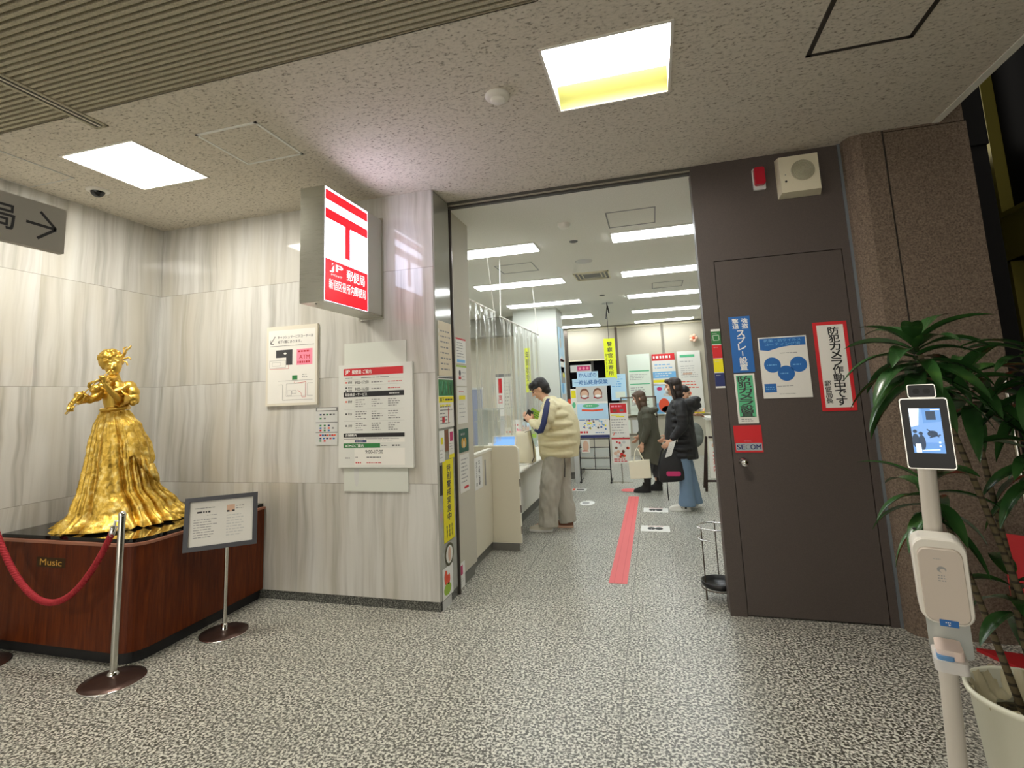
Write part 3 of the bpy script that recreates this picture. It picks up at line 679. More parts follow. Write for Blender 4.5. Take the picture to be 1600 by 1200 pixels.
def sag(t):
    x = -4.01+.925*t; return Vector((x, 2.40+.03*t, .80-.405*(1-(2*t-1)**2)**1.0*(1-.06*math.cos(PI*t))+.0*t))
P_ = [sag(i/60) for i in range(61)]
b = MB(X)
for st in range(3):
    pth = []
    for i in range(241):
        t = i/240; p = sag(t); q = sag(min(1, t+.004))-sag(max(0, t-.004)); q.normalize(); u = q.cross(Vector((0, 1, 0))).normalized(); v = Vector((0, 1, 0))
        a = 2*PI*(t*26+st/3); pth.append(p+u*math.cos(a)*.0085+v*math.sin(a)*.0085)
    b.tube(pth, .0105, 'rope', 8)
b.build('braid', e)
for t0, t1, nm in ((0, -.035, 'end_clip'), (1, 1.035, 'end_clip')):
    b = MB(X); p = sag(t0); q = Vector((-4.055, 2.39, .862)) if t0 == 0 else Vector((-3.062, 2.425, .862)); b.tube([p-(q-p)*.2, p+(q-p)*.6, p+(q-p)*.62, q], [.017, .017, .008, .007], 'chrome', 14); b.build(nm, e)

# ---- caption stand
e = empty('caption_stand', (-2.885, 3.09, 0)); tag(e, 'framed caption board on a chrome pole beside the statue', 'sign')
b = MB(); b.lathe([(.150, 0), (.152, .005), (.147, .010), (.06, .016), (.02, .022), (.0, .023)], (0, 0, 0), 'bronze_base', 44); bs = b.build('base', e)
b = MB(); b.lathe([(.152, 0), (.154, .004), (.151, .008), (.147, .008)], (0, 0, 0), 'chrome', 44, cap=False); b.build('base_rim', bs)
b = MB(); b.lathe([(.020, .015), (.018, .06), (.0125, .062)], (0, 0, 0), 'chrome', 20); b.cyl((0, 0, .03), (0, 0, .68), .0125, 'steel'); b.build('pole', e)
# the board: tilted back a little and turned to the hall
U_ = Vector((.773, .634, 0)); N_ = Vector((.629, -.767, .13)).normalized(); V_ = (Vector((0, 0, 1))-N_*N_.z).normalized()
O_ = Vector((-.108, -.256, .578))
def board(m, u0, u1, v0, v1, d0, d1, bb):
    c = [O_+U_*u+V_*v+N_*d for d in (d0, d1) for u, v in ((u0, v0), (u1, v0), (u1, v1), (u0, v1))]
    bb.add(c, [(3, 2, 1, 0), (4, 5, 6, 7), (0, 1, 5, 4), (1, 2, 6, 5), (2, 3, 7, 6), (3, 0, 4, 7)], m)
W_, H_ = .435, .335
b = MB()
for q in ((0, W_, 0, .028), (0, W_, H_-.028, H_), (0, .028, .028, H_-.028), (W_-.028, W_, .028, H_-.028)): board('frame_dark' if 0 else mat('slate_frame', '4e4f54', .35, .3), *q, 0, .018, b)
board('black', 0, W_, 0, H_, -.006, .001, b)
b.build('frame', e)
s = Sheet(O_+U_*.028+V_*.028+N_*.006, U_, N_, W_-.056, H_-.056, .003, 'paper', V=V_, step=.0006)
P0 = s.P; s.P = lambda u, v, d=0: P0(u*.73, v*.90, d)
s.bars(.04, .255, .21, .268, 1, 'grey', seed=1); s.bars(.06, .222, .22, .245, 1, 'ink', fill=.55, seed=2); s.bars(.14, .205, .23, .214, 1, 'grey', seed=3); s.bars(.035, .05, .235, .19, 8, 'grey', fill=.3, seed=4)
s.rect(.30, .218, .365, .268, 'tan'); s.rect(.30, .218, .322, .230, 'ink', 2); s.rect(.343, .218, .365, .230, 'ink', 2); s.bars(.375, .23, .46, .265, 2, 'grey', seed=5, fill=.3); s.bars(.30, .045, .475, .205, 8, 'lightgrey', fill=.35, seed=6)
s.build('caption_sheet', e)
b = MB(); b.cyl((0, 0, .67), (.030, -.080, .69), .012, 'dark_steel'); b.build('bracket', e)

# ---- notices on the marble wall (y = 3.674)
def wallsheet(x0, x1, z0, z1, m='paper', th=.006): return Sheet((x0, YF-th-.001, z0), (1, 0, 0), (0, -1, 0), x1-x0, z1-z0, th-.001, m)
b = MB(); b.box(-3.065, -2.575, YF-.022, YF-.001, 1.492, 2.145, 'cream'); e = b.build('direction_board')
tag(e, 'cream direction board with floor map and pink sticker on marble', 'sign')
s = Sheet((-3.045, YF-.0225, 1.512), (1, 0, 0), (0, -1, 0), .45, .60, .0003, 'paper')
s.line([(.02, .49), (.065, .55)], .006, 'ink'); s.line([(.022, .52), (.02, .49), (.052, .487)], .006, 'ink')
s.text(.09, .528, .43, .553, 'キャッシュサービスコーナーは', 'ink', 1, .01); s.text(.09, .49, .32, .515, '地下1階にあります。', 'ink', 1, .01)
s.line([(.015, .468), (.44, .468)], .003, 'ink')
s.poly([(.075, .37), (.175, .37), (.175, .31), (.235, .31), (.235, .44), (.075, .44)][::-1] and [(.075, .372), (.235, .372), (.235, .435), (.075, .435)], 'ink'); s.rect(.175, .31, .235, .372, 'ink'); s.disc(.165, .405, .014, 'paper', 2, .008)
s.frame(.015, .29, .17, .35, .003, 'grey'); s.frame(.04, .305, .12, .335, .002, 'grey'); s.line([(.015, .28), (.20, .28), (.2, .31)], .003, 'red')
s.rect(.275, .305, .425, .435, 'pink'); s.bars(.29, .405, .41, .425, 1, 'red', 2, .7, 3); s.text(.30, .352, .40, .385, 'ATM', 'red', 2, .01); s.bars(.285, .317, .41, .338, 1, 'red', 2, .8, 4)
s.rect(.235, .185, .285, .222, 'green'); s.bars(.33, .2, .4, .235, 2, 'grey', 1, .4, 2)
s.line([(.10, .18), (.43, .18)], .003, 'grey'); s.line([(.43, .155), (.38, .155), (.38, .055), (.43, .055)], .003, 'grey'); s.line([(.10, .15), (.145, .15), (.145, .025), (.43, .025)], .003, 'grey')
s.frame(.18, .055, .36, .155, .002, 'grey'); s.frame(.19, .06, .23, .10, .003, 'grey'); s.frame(.235, .075, .275, .1, .003, 'grey'); s.line([(.255, .17), (.26, .158), (.365, .165), (.365, .045), (.33, .045), (.32, .08), (.29, .1)], .003, 'red')
o = s.build('map_sheet', e)
s = wallsheet(-2.595, -2.397, 1.175, 1.467, 'lightgrey', .005); s.rect(0, .262, .198, .292, 'midgrey'); s.rect(.012, .268, .186, .286, 'lightgrey', 2)
s.rect(0, .172, .198, .176, 'ink'); s.rect(0, .095, .198, .099, 'ink')
rd = random.Random(5)
for v, ks in ((.235, 5), (.205, 2), (.15, 3), (.13, 4), (.112, 3), (.075, 7), (.05, 5), (.03, 2)):
    for k in range(ks):
        u = .035+k*(.15/max(ks, 4)); s.rect(u, v-.006, u+.018, v+.006, rd.choice(['blue', 'red', 'ink', 'orange', 'navy', 'green', 'midgrey']), 1)
tag(s.build('payment_notice'), 'small grey notice of payment marks between the two wall boards', 'notice')
s = wallsheet(-2.335, -1.797, 1.791, 1.960, mat('board_pale', 'cdd0c6', .5), .010); tag(s.build('blank_panel'), 'blank pale panel above the opening-hours board', 'panel')
s = wallsheet(-2.337, -1.793, .826, .998, 'board_pale', .010); s.disc(.11, .135, .022, 'lightgrey', 1, .10); tag(s.build('blank_panel'), 'blank pale panel below the opening-hours board', 'panel')
s = wallsheet(-2.375, -1.74, 1.003, 1.790, mat('board_face', 'd5d6cf', .5), .026)
W = .635
s.rect(.045, .70, .56, .757, 'red'); s.text(.06, .713, .10, .745, 'JP', 'white', 2, .03); s.text(.12, .713, .20, .745, '郵便局', 'white', 2, .03); s.text(.215, .713, .29, .745, 'ご案内', 'white', 2, .02)
for v, h in ((.535, .040), (.228, .03)): s.rect(.045, v, .565, v+h, 'black')
s.text(.06, .543, .25, .567, '取扱商品・サービス', 'white', 2, .02); s.bars(.44, .548, .56, .56, 1, 'lightgrey', 2, .6); s.text(.06, .234, .16, .253, '店舗案内', 'white', 2, .03)
s.rect(.045, .148, .36, .182, 'green'); s.text(.06, .153, .22, .176, 'ATMのご案内', 'white', 2, .02); s.bars(.37, .157, .44, .170, 1, 'midgrey', 1, .5); s.bars(.46, .154, .56, .175, 1, 'ink', 1, .5)
s.bars(.06, .678, .13, .688, 1, 'midgrey', 1, .4, 1); s.bars(.20, .672, .56, .69, 1, 'midgrey', 1, .3, 2)
for v, m_ in ((.648, 'orange'), (.607, 'ink'), (.585, 'ink'), (.50, 'orange'), (.405, 'ink'), (.315, 'ink')): s.rect(.062, v-.006, .074, v+.006, m_)
for v, t_ in ((.648, '郵便'), (.607, '貯金'), (.585, '保険'), (.50, '郵便'), (.405, '貯金'), (.315, '保険')): s.text(.085, v-.009, .12, v+.009, t_, 'ink', 1)
s.text(.145, .635, .265, .66, '9:00-17:00', 'ink', 1, .01); s.text(.145, .582, .265, .607, '9:00-16:00', 'ink', 1, .01)
for v in (.645, .595): s.bars(.29, v-.008, .40, v+.008, 1, 'midgrey', 1, .5, int(v*99)); s.bars(.43, v-.008, .55, v+.008, 1, 'red', 1, .4, int(v*77))
for v in (.668, .625, .572, .44, .35): s.rect(.05, v-.0005, .565, v+.0005, 'grey')
for u in (.14, .28, .42):
    s.rect(u-.0004, .27, u+.0004, .53, 'lightgrey')
    for v0, v1 in ((.455, .52), (.36, .43), (.275, .34)): s.bars(u+.01, v0, u+.11, v1, 4, 'midgrey', 1, .38, int(u*100+v0*50), .6)
s.rect(.05, .188, .565, .222, 'paper'); s.bars(.05, .208, .56, .222, 1, 'midgrey', 2, .3, 8); s.rect(.145, .190, .245, .206, 'navy', 2); s.bars(.155, .194, .235, .202, 1, 'white', 3, .6); s.bars(.26, .190, .56, .204, 1, 'lightgrey', 2, .4)
s.rect(.14, .02, .565, .145, 'paper'); s.text(.235, .105, .385, .132, '9:00-17:00', 'ink', 2, .01); s.bars(.06, .065, .125, .08, 1, 'midgrey', 1, .5); s.bars(.245, .07, .38, .085, 1, 'midgrey', 2, .5, 3); s.bars(.245, .03, .38, .045, 1, 'red', 2, .4, 4); s.bars(.15, .03, .21, .045, 1, 'red', 2, .6, 5); s.bars(.15, .07, .18, .085, 1, 'midgrey', 2, .6, 5)
tag(s.build('opening_hours_board'), 'white opening-hours board with red, black and green bands on marble', 'sign')

# ---- lit projecting sign
e = empty('projecting_sign', (-2.10, YF, 2.55)); tag(e, 'steel projecting sign box with lit red and white post office face', 'sign'); X = xfm((2.10, -YF, -2.55))
b = MB(X); b.box(-2.19, -2.004, 2.907, 3.665, 2.155, 2.945, 'brushed_steel'); b.build('sign_box', e)
b = MB(X); b.box(-2.20, -1.985, 3.655, 3.673, 2.135, 2.955, 'steel'); b.build('wall_plate', e)
s = Sheet(Vector((-2.002, 2.912, 2.165))-Vector((-2.10, YF, 2.55)), (0, 1, 0), (1, 0, 0), .535, .775, .002, 'box_white', step=.001)
W, H = .535, .775
s.rect(0, H-.085, W, H-.015, 'box_red'); s.rect(0, H-.215, W, H-.145, 'box_red'); s.rect(.235, .33, .30, H-.21, 'box_red', 1)
s.rect(0, 0, W, .285, 'box_red')
s.text(.055, .20, .205, .262, 'JP', 'box_letter', 2, .03, True); s.text(.07, .178, .20, .190, 'POST', 'box_letter', 2, .0); s.line([(.055, .215), (.10, .262)], .012, 'box_red', 3)
s.text(.255, .178, .495, .258, '郵便局', 'box_letter', 2, .012); s.text(.045, .085, .51, .155, '新宿区役所内郵便局', 'box_letter', 2, .008)
s.build('lit_face', e)
b = MB(X); b.box(-2.003, -1.998, 3.452, 3.655, 2.165, 2.94, mat('face_pale', 'b9bab0', .45, .2)); b.build('side_panel', e)
b = MB(X); b.cyl((-2.1, 2.96, 2.157), (-2.1, 2.96, 2.152), .008, 'black'); b.build('drain_hole', e)

# ---- notices on the return of the marble wall (x = -1.565) and the wing wall
def sidesheet(x, y0, y1, z0, z1, m='paper', th=.003): return Sheet((x+th, y0, z0), (0, 1, 0), (1, 0, 0), y1-y0, z1-z0, th-.0005, m, step=.0005)
XS = XR+.0005
b = MB(); b.box(XR, XR+.012, 3.678, 3.998, .07, 3.13, mat('return_panel', 'a5a59c', .09, .25)); struct(b.build('trim_7'))
XS = XR+.0125
s = sidesheet(XS, 3.715, 3.99, 1.675, 2.10, 'beige'); s.bars(.04, .03, .25, .37, 8, 'midgrey', 1, .25, 3)
for v in (.05, .12, .2): s.poly([(.0, .22+v*.8), (.012, .24+v*.8), (.008, .27+v*.8), (0, .26+v*.8)], 'white', 2)
tag(s.build('notice'), 'beige letter in a clear sleeve at the top of the marble return', 'notice')
s = sidesheet(XS, 3.69, 3.995, 1.28, 1.67, 'paper', .005); s.rect(.0, .24, .305, .365, 'green'); rd = random.Random(9)
for k in range(26): 
    u = rd.uniform(.02, .28); s.line([(u, .25), (u+rd.uniform(-.03, .03), .35)], .006, rd.choice(['teal', 'darkolive', 'mint']), 2)
s.rect(0, .375, .305, .385, 'ink'); s.rect(0, .19, .305, .235, 'yellow'); s.text(.02, .198, .11, .228, '落下', 'ink', 2, .03); s.bars(.13, .20, .29, .222, 1, 'ink', 2, .6, 1); s.bars(.02, .02, .28, .17, 6, 'midgrey', 1, .3, 3, .7); s.rect(.06, .04, .11, .08, 'red', 2); s.rect(.18, .03, .19, .15, 'red', 2); s.bars(.02, .155, .28, .18, 1, 'yellow', 2, .6, 7)
tag(s.build('poster'), 'poster with green photo and yellow band on the marble return', 'poster')
s = sidesheet(XS, 3.69, 3.79, 1.03, 1.262, 'white'); s.rect(.03, .13, .07, .18, 'yellow'); s.bars(.01, .02, .08, .1, 3, 'grey', 1, .3, 2); tag(s.build('notice'), 'narrow white slip left of the brown slip on the return', 'notice')
s = sidesheet(XS, 3.80, 3.87, 1.10, 1.262, 'brown'); tag(s.build('notice'), 'narrow brown slip between white slips on the return', 'notice')
s = sidesheet(XS, 3.88, 3.985, 1.04, 1.262, 'paper'); s.rect(.02, .13, .085, .20, 'magenta'); s.bars(.01, .06, .09, .12, 3, 'grey', 1, .3, 5); s.rect(.0, .0, .105, .03, 'yellow', 1); tag(s.build('notice'), 'white slip with crimson square beside the steel door post', 'notice')
s = sidesheet(XS, 3.692, 3.73, .795, 1.01, 'black'); tag(s.build('sticker'), 'narrow black sticker left of the tall yellow banner', 'sticker')
s = sidesheet(XS, 3.745, 3.96, .445, 1.035, 'yellow', .002); s.vtext(.075, .145, .15, .56, '特別警戒実施中', 'ink', 1, .03)
for k in range(3): s.vtext(.045+.05*k, .025, .072+.05*k, .115, '警視庁' if k == 0 else ('警察署' if k == 1 else '防犯係'), 'ink', 1, .01)
s.line([(0, .0), (.215, 0)], .002, 'darkolive'); tag(s.build('warning_banner'), 'tall yellow security notice on the marble return', 'notice')
s = sidesheet(XS, 3.755, 3.765, .35, .36, 'white', .001); s.disc(.083, .0, .085, 'darkolive', 1, .082); s.disc(.083, .0, .065, 'paper', 2, .062); s.disc(.083, .0, .028, 'tan', 3, .05); tag(s.build('round_sticker'), 'round sticker with dark ring below the yellow banner', 'sticker')
s = sidesheet(XS, 3.70, 3.90, .066, .275, 'white', .001); s.disc(.06, .14, .03, 'orange', 1, .05); s.disc(.11, .12, .03, 'orange', 1, .04); s.disc(.105, .17, .02, 'white', 2, .02); s.disc(.09, .055, .07, mat('lime', '9dbf3f', .6), 1, .04); tag(s.build('sticker'), 'sticker with orange and green shapes near the floor', 'sticker')
s = sidesheet(XS, 3.69, 3.86, .0, .062, 'lightgrey', .002); tag(s.build('notice'), 'pale slip stuck at the very foot of the marble return', 'notice')
XW = -1.5695
s = sidesheet(XW, 4.13, 4.375, 1.79, 2.01); s.rect(0, .205, .245, .22, 'red'); s.bars(.02, .05, .22, .19, 6, 'midgrey', 1, .25, 2); s.rect(.02, .01, .22, .035, 'skyb'); tag(s.build('notice'), 'white notice with red top edge on the cream wing wall', 'notice')
s = sidesheet(XW, 4.13, 4.375, 1.60, 1.775); s.rect(0, .16, .245, .175, 'lime'); s.disc(.08, .11, .025, 'ink', 1); s.rect(.05, .055, .11, .08, 'red'); s.bars(.13, .04, .23, .13, 3, 'grey', 1, .3, 4); tag(s.build('notice'), 'notice with pictograms below the red-topped one on the wing wall', 'notice')
s = sidesheet(XW, 4.135, 4.375, 1.285, 1.59); s.bars(.04, .262, .2, .275, 1, 'red', 1, .4); s.rect(.04, .20, .19, .235, 'yellow'); s.bars(.04, .04, .2, .18, 4, 'grey', 1, .2, 6); tag(s.build('notice'), 'white notice with yellow label on the wing wall', 'notice')
s = sidesheet(XW, 4.15, 4.38, 1.05, 1.24, 'teal'); s.disc(.08, .075, .03, 'gold_ink', 1, .04); s.disc(.14, .075, .03, 'gold_ink', 1, .04); s.disc(.11, .06, .02, 'beige', 2, .03); s.bars(.04, .13, .19, .165, 1, 'grey', 1, .5); tag(s.build('notice'), 'dark green card with golden shapes on the wing wall', 'notice')
s = sidesheet(XW, 4.15, 4.38, .725, 1.03); s.bars(.03, .07, .2, .28, 7, 'grey', 1, .35, 8); s.rect(.09, .025, .2, .045, 'red'); tag(s.build('notice'), 'white letter with red mark lowest on the cream wing wall', 'notice')
s = sidesheet(XW, 4.05, 4.20, .01, .20, 'white'); s.rect(.01, .10, .10, .17, 'magenta'); s.bars(.02, .02, .13, .08, 3, 'lightgrey', 1, .3); tag(s.build('notice'), 'small white slip with crimson flash at the foot of the wing wall', 'notice')

# ---- right wall: lamp, speaker, stickers
def rsheet(x0, x1, z0, z1, m='paper', th=.002): return Sheet((x0, YP-th, z0), (1, 0, 0), (0, -1, 0), x1-x0, z1-z0, th-.0003, m, step=.0006)
e = empty('warning_lamp', (.835, YP, 2.965)); tag(e, 'small red warning lamp on the brown wall beside the speaker', 'lamp')
b = MB(); b.rrect(-.040, .040, -.082, .078, .01, 'y', -.018, 0, 'lightgrey'); b.build('mount', e)
b = MB(); b.rrect(-.034, .034, -.055, .072, .014, 'y', -.058, -.016, 'red_lens'); b.build('lens', e)
e = empty('wall_speaker', (1.08, YP, 2.94)); tag(e, 'beige square loudspeaker box high on the brown wall', 'speaker')
b = MB()
fr = [(-.125, -.125), (.118, -.125), (.118, .13), (-.125, .13)]; bk = [(-.133, -.142), (.133, -.142), (.133, .142), (-.133, .142)]
vs = [(x, -.085, z) for x, z in fr] + [(x, 0, z) for x, z in bk]; b.add(vs, [(0, 1, 2, 3), (0, 4, 5, 1), (1, 5, 6, 2), (2, 6, 7, 3), (3, 7, 4, 0)], 'beige_plastic'); b.build('cabinet', e)
b = MB()
for k in range(9): r0 = .072-.008*k; b.lathe([(r0, 0), (r0-.002, .004), (r0-.005, .004), (r0-.007, 0)], (0, 0, 0), 'grille' if 'grille' in MATS else mat('grille', 'aaa68f', .7), 36, cap=False)
b.lathe([(.074, 0), (0, .001)], (0, 0, 0), 'grille', 36); b.build('grille', e, (.018, -.086, .02), (PI/2, 0, 0))
b = MB(); b.cyl((-.092, -.089, -.048), (-.092, -.083, -.048), .007, 'black', 12); b.cyl((-.092, -.087, .0), (-.092, -.083, .0), .004, 'midgrey', 10); b.build('screw', e)
s = rsheet(.545, .682, 1.598, 1.99, 'blue'); s.text(.075, .302, .128, .372, '', 'white') if 0 else None
s.vtext(.082, .305, .122, .378, '強盗', 'white', 1, .03, .05); s.vtext(.022, .305, .062, .378, '撃退', 'white', 1, .03, .05); s.vtext(.045, .015, .095, .295, 'スプレー設置', 'white', 1, .03, .06)
tag(s.build('sticker'), 'tall blue sticker with white Japanese letters on the brown door', 'sticker')
s = rsheet(.545, .674, 1.252, 1.590, 'paper'); s.rect(.012, .042, .117, .326, 'mint'); s.vtext(.022, .045, .104, .322, '防犯カメラ設置', 'ink', 2, .03, .03); s.bars(.02, .01, .11, .034, 2, 'midgrey', 1, .5)
tag(s.build('sticker'), 'white and green sticker with dark letters below the blue one', 'sticker')
s = rsheet(.508, .683, 1.058, 1.238, 'sealred'); s.rect(.006, .012, .169, .062, mat('seal_grey', 'a7b0b5', .5)); s.text(.012, .020, .062, .052, 'SE', 'navy', 2, .03); s.text(.066, .020, .092, .052, 'C', 'midgrey', 2, .0); s.text(.096, .020, .162, .052, 'OM', 'navy', 2, .03); s.bars(.06, .07, .12, .085, 2, 'pink', 1, .3)
tag(s.build('sticker'), 'square red and grey security sticker above the door knob', 'sticker')
s = rsheet(.719, 1.018, 1.415, 1.831, 'paper'); W, H = .299, .416
s.poly([(.008, .33), (.06, .322), (.13, .342), (.20, .352), (.291, .352), (.291, .408), (.008, .408)], 'blue'); s.text(.035, .382, .265, .402, '抗菌・抗ウイルス', 'skyb', 2, .01); s.text(.04, .356, .26, .376, 'コーティング済', 'skyb', 2, .01)
s.bars(.13, .298, .28, .308, 1, 'grey', 1, .5)
for u, v in ((.075, .225), (.235, .222), (.155, .165)): s.disc(u, v, .052, 'blue'); s.bars(u-.035, v-.006, u+.035, v+.006, 1, 'skyb', 2, .6, int(u*99))
s.rect(.012, .04, .085, .098, 'blue'); s.bars(.02, .055, .075, .08, 2, 'skyb', 2, .4, 3); s.bars(.09, .075, .23, .085, 1, 'grey', 1, .4); s.bars(.10, .022, .22, .032, 1, 'grey', 1, .4, 9)
tag(s.build('poster'), 'white poster with three blue circles on the brown door', 'poster')
s = rsheet(1.064, 1.266, 1.320, 1.911, 'orange' if 0 else 'sealred'); s.rect(.022, .022, .180, .569, 'paper'); s.vtext(.088, .035, .150, .555, '防犯カメラ作動中です', 'black', 2, .03, .02); s.vtext(.030, .05, .068, .20, '郵便局長', 'black', 2, .02, .02)
tag(s.build('sticker'), 'red-bordered white sticker with black Japanese letters on the door', 'sticker')
s = rsheet(.421, .483, 1.498, 1.912, 'white')
for k, m_ in enumerate(('navy', 'yellow', 'sealred', 'green')): s.rect(0, .012+.098*k, .062, .105+.098*k, m_); s.bars(.01, .085+.098*k, .05, .092+.098*k, 1, 'lightgrey', 2, .5)
s.frame(.012, .335, .05, .37, .003, 'palegreen', 2)
tag(s.build('sticker'), 'strip of green, red, yellow and blue squares at the wall edge', 'sticker')
# ================================================================ RIGHT FOREGROUND
e = empty('thermometer_stand', (.722, 1.90, 0), 0); tag(e, 'white pole stand carrying a black face thermometer with lit screen', 'stand')
b = MB(); b.rrect(-.16, .16, -.16, .16, .04, 'z', 0, .012, 'white_plastic'); b.build('base_plate', e)
b = MB(); b.cyl((0, 0, .01), (.034*1.27, 0, 1.27), .0225, mat('pole_white', 'c9c3b8', .35), 28); b.build('pole', e)
# turned to the viewer: local frame of the device
dv = Vector((.735, 1.80, 0)).normalized(); tx = Vector((dv.y, -dv.x, 0)); tx = (Matrix.Rotation(math.radians(4), 3, 'Z') @ tx); nv = Vector((tx.y, -tx.x, 0))
DX = Matrix(((tx.x, nv.x*-1, 0, 0), (tx.y, nv.y*-1, 0, 0), (0, 0, 1, 0), (0, 0, 0, 1)))
def dm(z, off=0.): return Matrix.Translation((0, 0, z)) @ DX @ Matrix.Translation((0, off, 0))
XF = Matrix.Translation((.052, 0, 0)) @ dm(1.345, -.055)
b = MB(XF); b.rrect(-.056, .056, -.102, .102, .008, 'y', 0, .022, 'steel'); b.build('back_shell', e)
b = MB(XF); b.rrect(-.0535, .0535, -.099, .099, .007, 'y', -.004, .001, 'device_glass'); b.build('front_glass', e)
b = MB(XF); b.rrect(-.033, .033, .103, .142, .006, 'y', -.004, .030, 'steel'); b.rrect(-.031, .031, .105, .140, .005, 'y', -.006, -.003, 'device_glass'); b.cyl((.012, -.008, .122), (.012, -.005, .122), .008, 'black', 16); b.cyl((-.012, -.008, .122), (-.012, -.005, .122), .008, 'black', 16)
b.build('camera_head', e)
def dvv(u, v, d): return XF @ Vector((u, v, d))
s = Sheet(XF @ Vector((-.036, -.0045, -.056)), (XF.to_3x3() @ Vector((1, 0, 0))), XF.to_3x3() @ Vector((0, -1, 0)), .072, .128, .0002, 'screen_blue', step=.0003)
m1 = mat('screen_white', 'dfeefa', .3, emit='d8ecff', estr=.42); m2 = mat('screen_dark', '1c2733', .3, emit='223448', estr=.25); m3 = mat('screen_mid', '4a6c96', .3, emit='4f78aa', estr=.3)
s.poly([(0, .075), (.018, .08), (.024, .128), (0, .128)], m1); s.poly([(.03, .085), (.072, .09), (.072, .128), (.03, .128)], m3); s.rect(.038, .095, .06, .12, m2, 2); s.rect(.0, .0, .072, .03, m3)
s.disc(.008, .035, .009, m2, 2, .02); s.disc(.008, .062, .005, m2, 2); s.disc(.022, .03, .008, m2, 2, .022); s.disc(.021, .056, .005, m2, 2); s.rect(.006, .002, .018, .026, m1, 3); s.disc(.048, .055, .012, m2, 2, .009); s.line([(.036, .068), (.062, .046)], .003, m2, 2); s.line([(.04, .044), (.066, .052)], .003, m2, 2); s.line([(.02, .008), (.06, .010)], .0012, m1, 3); s.rect(.06, .028, .064, .032, m1, 3); s.rect(.06, .018, .064, .022, m1, 3); s.line([(.05, .124), (.07, .124)], .002, m1, 3)
s.build('screen', e)
# dispenser on the pole
e2 = empty('sanitizer_dispenser', (.756, 1.90, .95)); tag(e2, 'white automatic hand sanitizer dispenser with drip tray on the pole', 'dispenser')
XF = dm(0, -.028)
def soft(b, w, h, y0, y1, r, m, z=0, top=0):
    rg = []
    for k, (sy, sc_) in enumerate(((y1, 1), (y0+.012, 1), (y0+.004, .985), (y0, .95))):
        q = []
        for cx, cz, t0 in ((w-r, h-r, 0), (-w+r, h-r, PI/2), (-w+r*1.1, -h+r*1.1, PI), (w-r*1.1, -h+r*1.1, 1.5*PI)):
            for i in range(7):
                t = t0+PI/2*i/6; q.append(Vector(((cx+r*math.cos(t))*sc_*(1-.03*(cz > 0)), sy, z+(cz+r*math.sin(t))*sc_)))
        rg.append(q)
    b.rings(rg, m, False)
b = MB(XF); soft(b, .062, .115, -.085, 0, .034, 'white_plastic'); b.build('housing', e2)
b = MB(XF); soft(b, .051, .099, -.092, -.08, .022, mat('dispenser_front', 'cfc3b6', .4), -.008); b.build('front_cover', e2)
s = Sheet(XF @ Vector((-.02, -.093, -.112)), XF.to_3x3() @ Vector((1, 0, 0)), XF.to_3x3() @ Vector((0, -1, 0)), .040, .017, .0005, 'blue', step=.0003)
s.bars(.012, .008, .028, .013, 1, 'white', 1, .5); s.poly([(.017, .006), (.023, .006), (.020, .002)], 'white'); s.build('blue_label', e2)
s = Sheet(XF @ Vector((-.02, -.0925, -.02)), XF.to_3x3() @ Vector((1, 0, 0)), XF.to_3x3() @ Vector((0, -1, 0)), .001, .001, .0002, 'dispenser_front', step=.0003)
s.bars(.005, .080, .028, .084, 1, 'grey', 1, .4); s.disc(.02, .055, .010, 'grey', 1, .008); s.disc(.022, .052, .006, 'dispenser_front', 2, .005); s.bars(.01, .022, .032, .042, 3, 'grey', 1, .45); s.build('marking', e2)
b = MB(XF); b.cyl((-.045, -.045, .126), (-.045, -.045, .130), .005, 'black', 12); b.build('lock', e2)
b = MB(XF)
b.rrect(-.046, .050, -.222, -.105, .012, 'y', -.008, -.004, 'frost'); b.build('back_plate', e2)
b = MB(XF); b.rrect(-.044, .028, -.112, -.006, .014, 'z', -.224, -.195, mat('tray', 'e7e4e0', .3, alpha=.8)); b.build('drip_tray', e2)
b = MB(XF); b.rrect(-.036, .022, -.100, -.012, .012, 'z', -.203, -.172, mat('sponge', 'e2cfc4', .8)); b.build('pad', e2)
b = MB(XF); b.rrect(-.037, .0, -.108, -.060, .01, 'z', -.218, -.185, mat('sponge_blue', '5f8fbf', .6)); b.build('blue_cloth', e2)

# ---- pot plant
PX, PY = 1.045, 2.085
e = empty('potted_plant', (PX, PY, 0)); tag(e, 'tall leafy dracaena plant in a tapered white pot on the right', 'plant')
b = MB(); b.lathe([(.118, 0), (.122, .01), (.168, .53), (.178, .535), (.180, .548), (.172, .553), (.165, .545), (.155, .46), (.0, .46)], (0, 0, 0), 'pot', 56); pt_ = b.build('pot', e)
b = MB(); b.lathe([(.153, .455), (.10, .475), (.0, .48)], (0, 0, 0), 'soil', 32)
rd = random.Random(11)
for k in range(60): a = rd.uniform(0, 6.28); r = rd.uniform(0, .14); b.ell((r*math.cos(a), r*math.sin(a), .472), (rd.uniform(.006, .016), rd.uniform(.006, .014), .008), 'soil', 7, 5)
b.build('soil', e)
b = MB()       # crumpled clear wrap inside the rim
rg = []
for j in range(5):
    q = []
    for i in range(72):
        a = 2*PI*i/72; r = (.168, .160, .150, .135, .120)[j]+.008*math.sin(i*1.9+j)+.006*math.sin(i*.7); q.append(Vector((r*math.cos(a), r*math.sin(a), (.548, .53, .50, .485, .478)[j]+.008*math.sin(i*1.3+j*2))))
    rg.append(q)
b.rings(rg, 'film', True, False); b.build('pot_wrap', pt_)
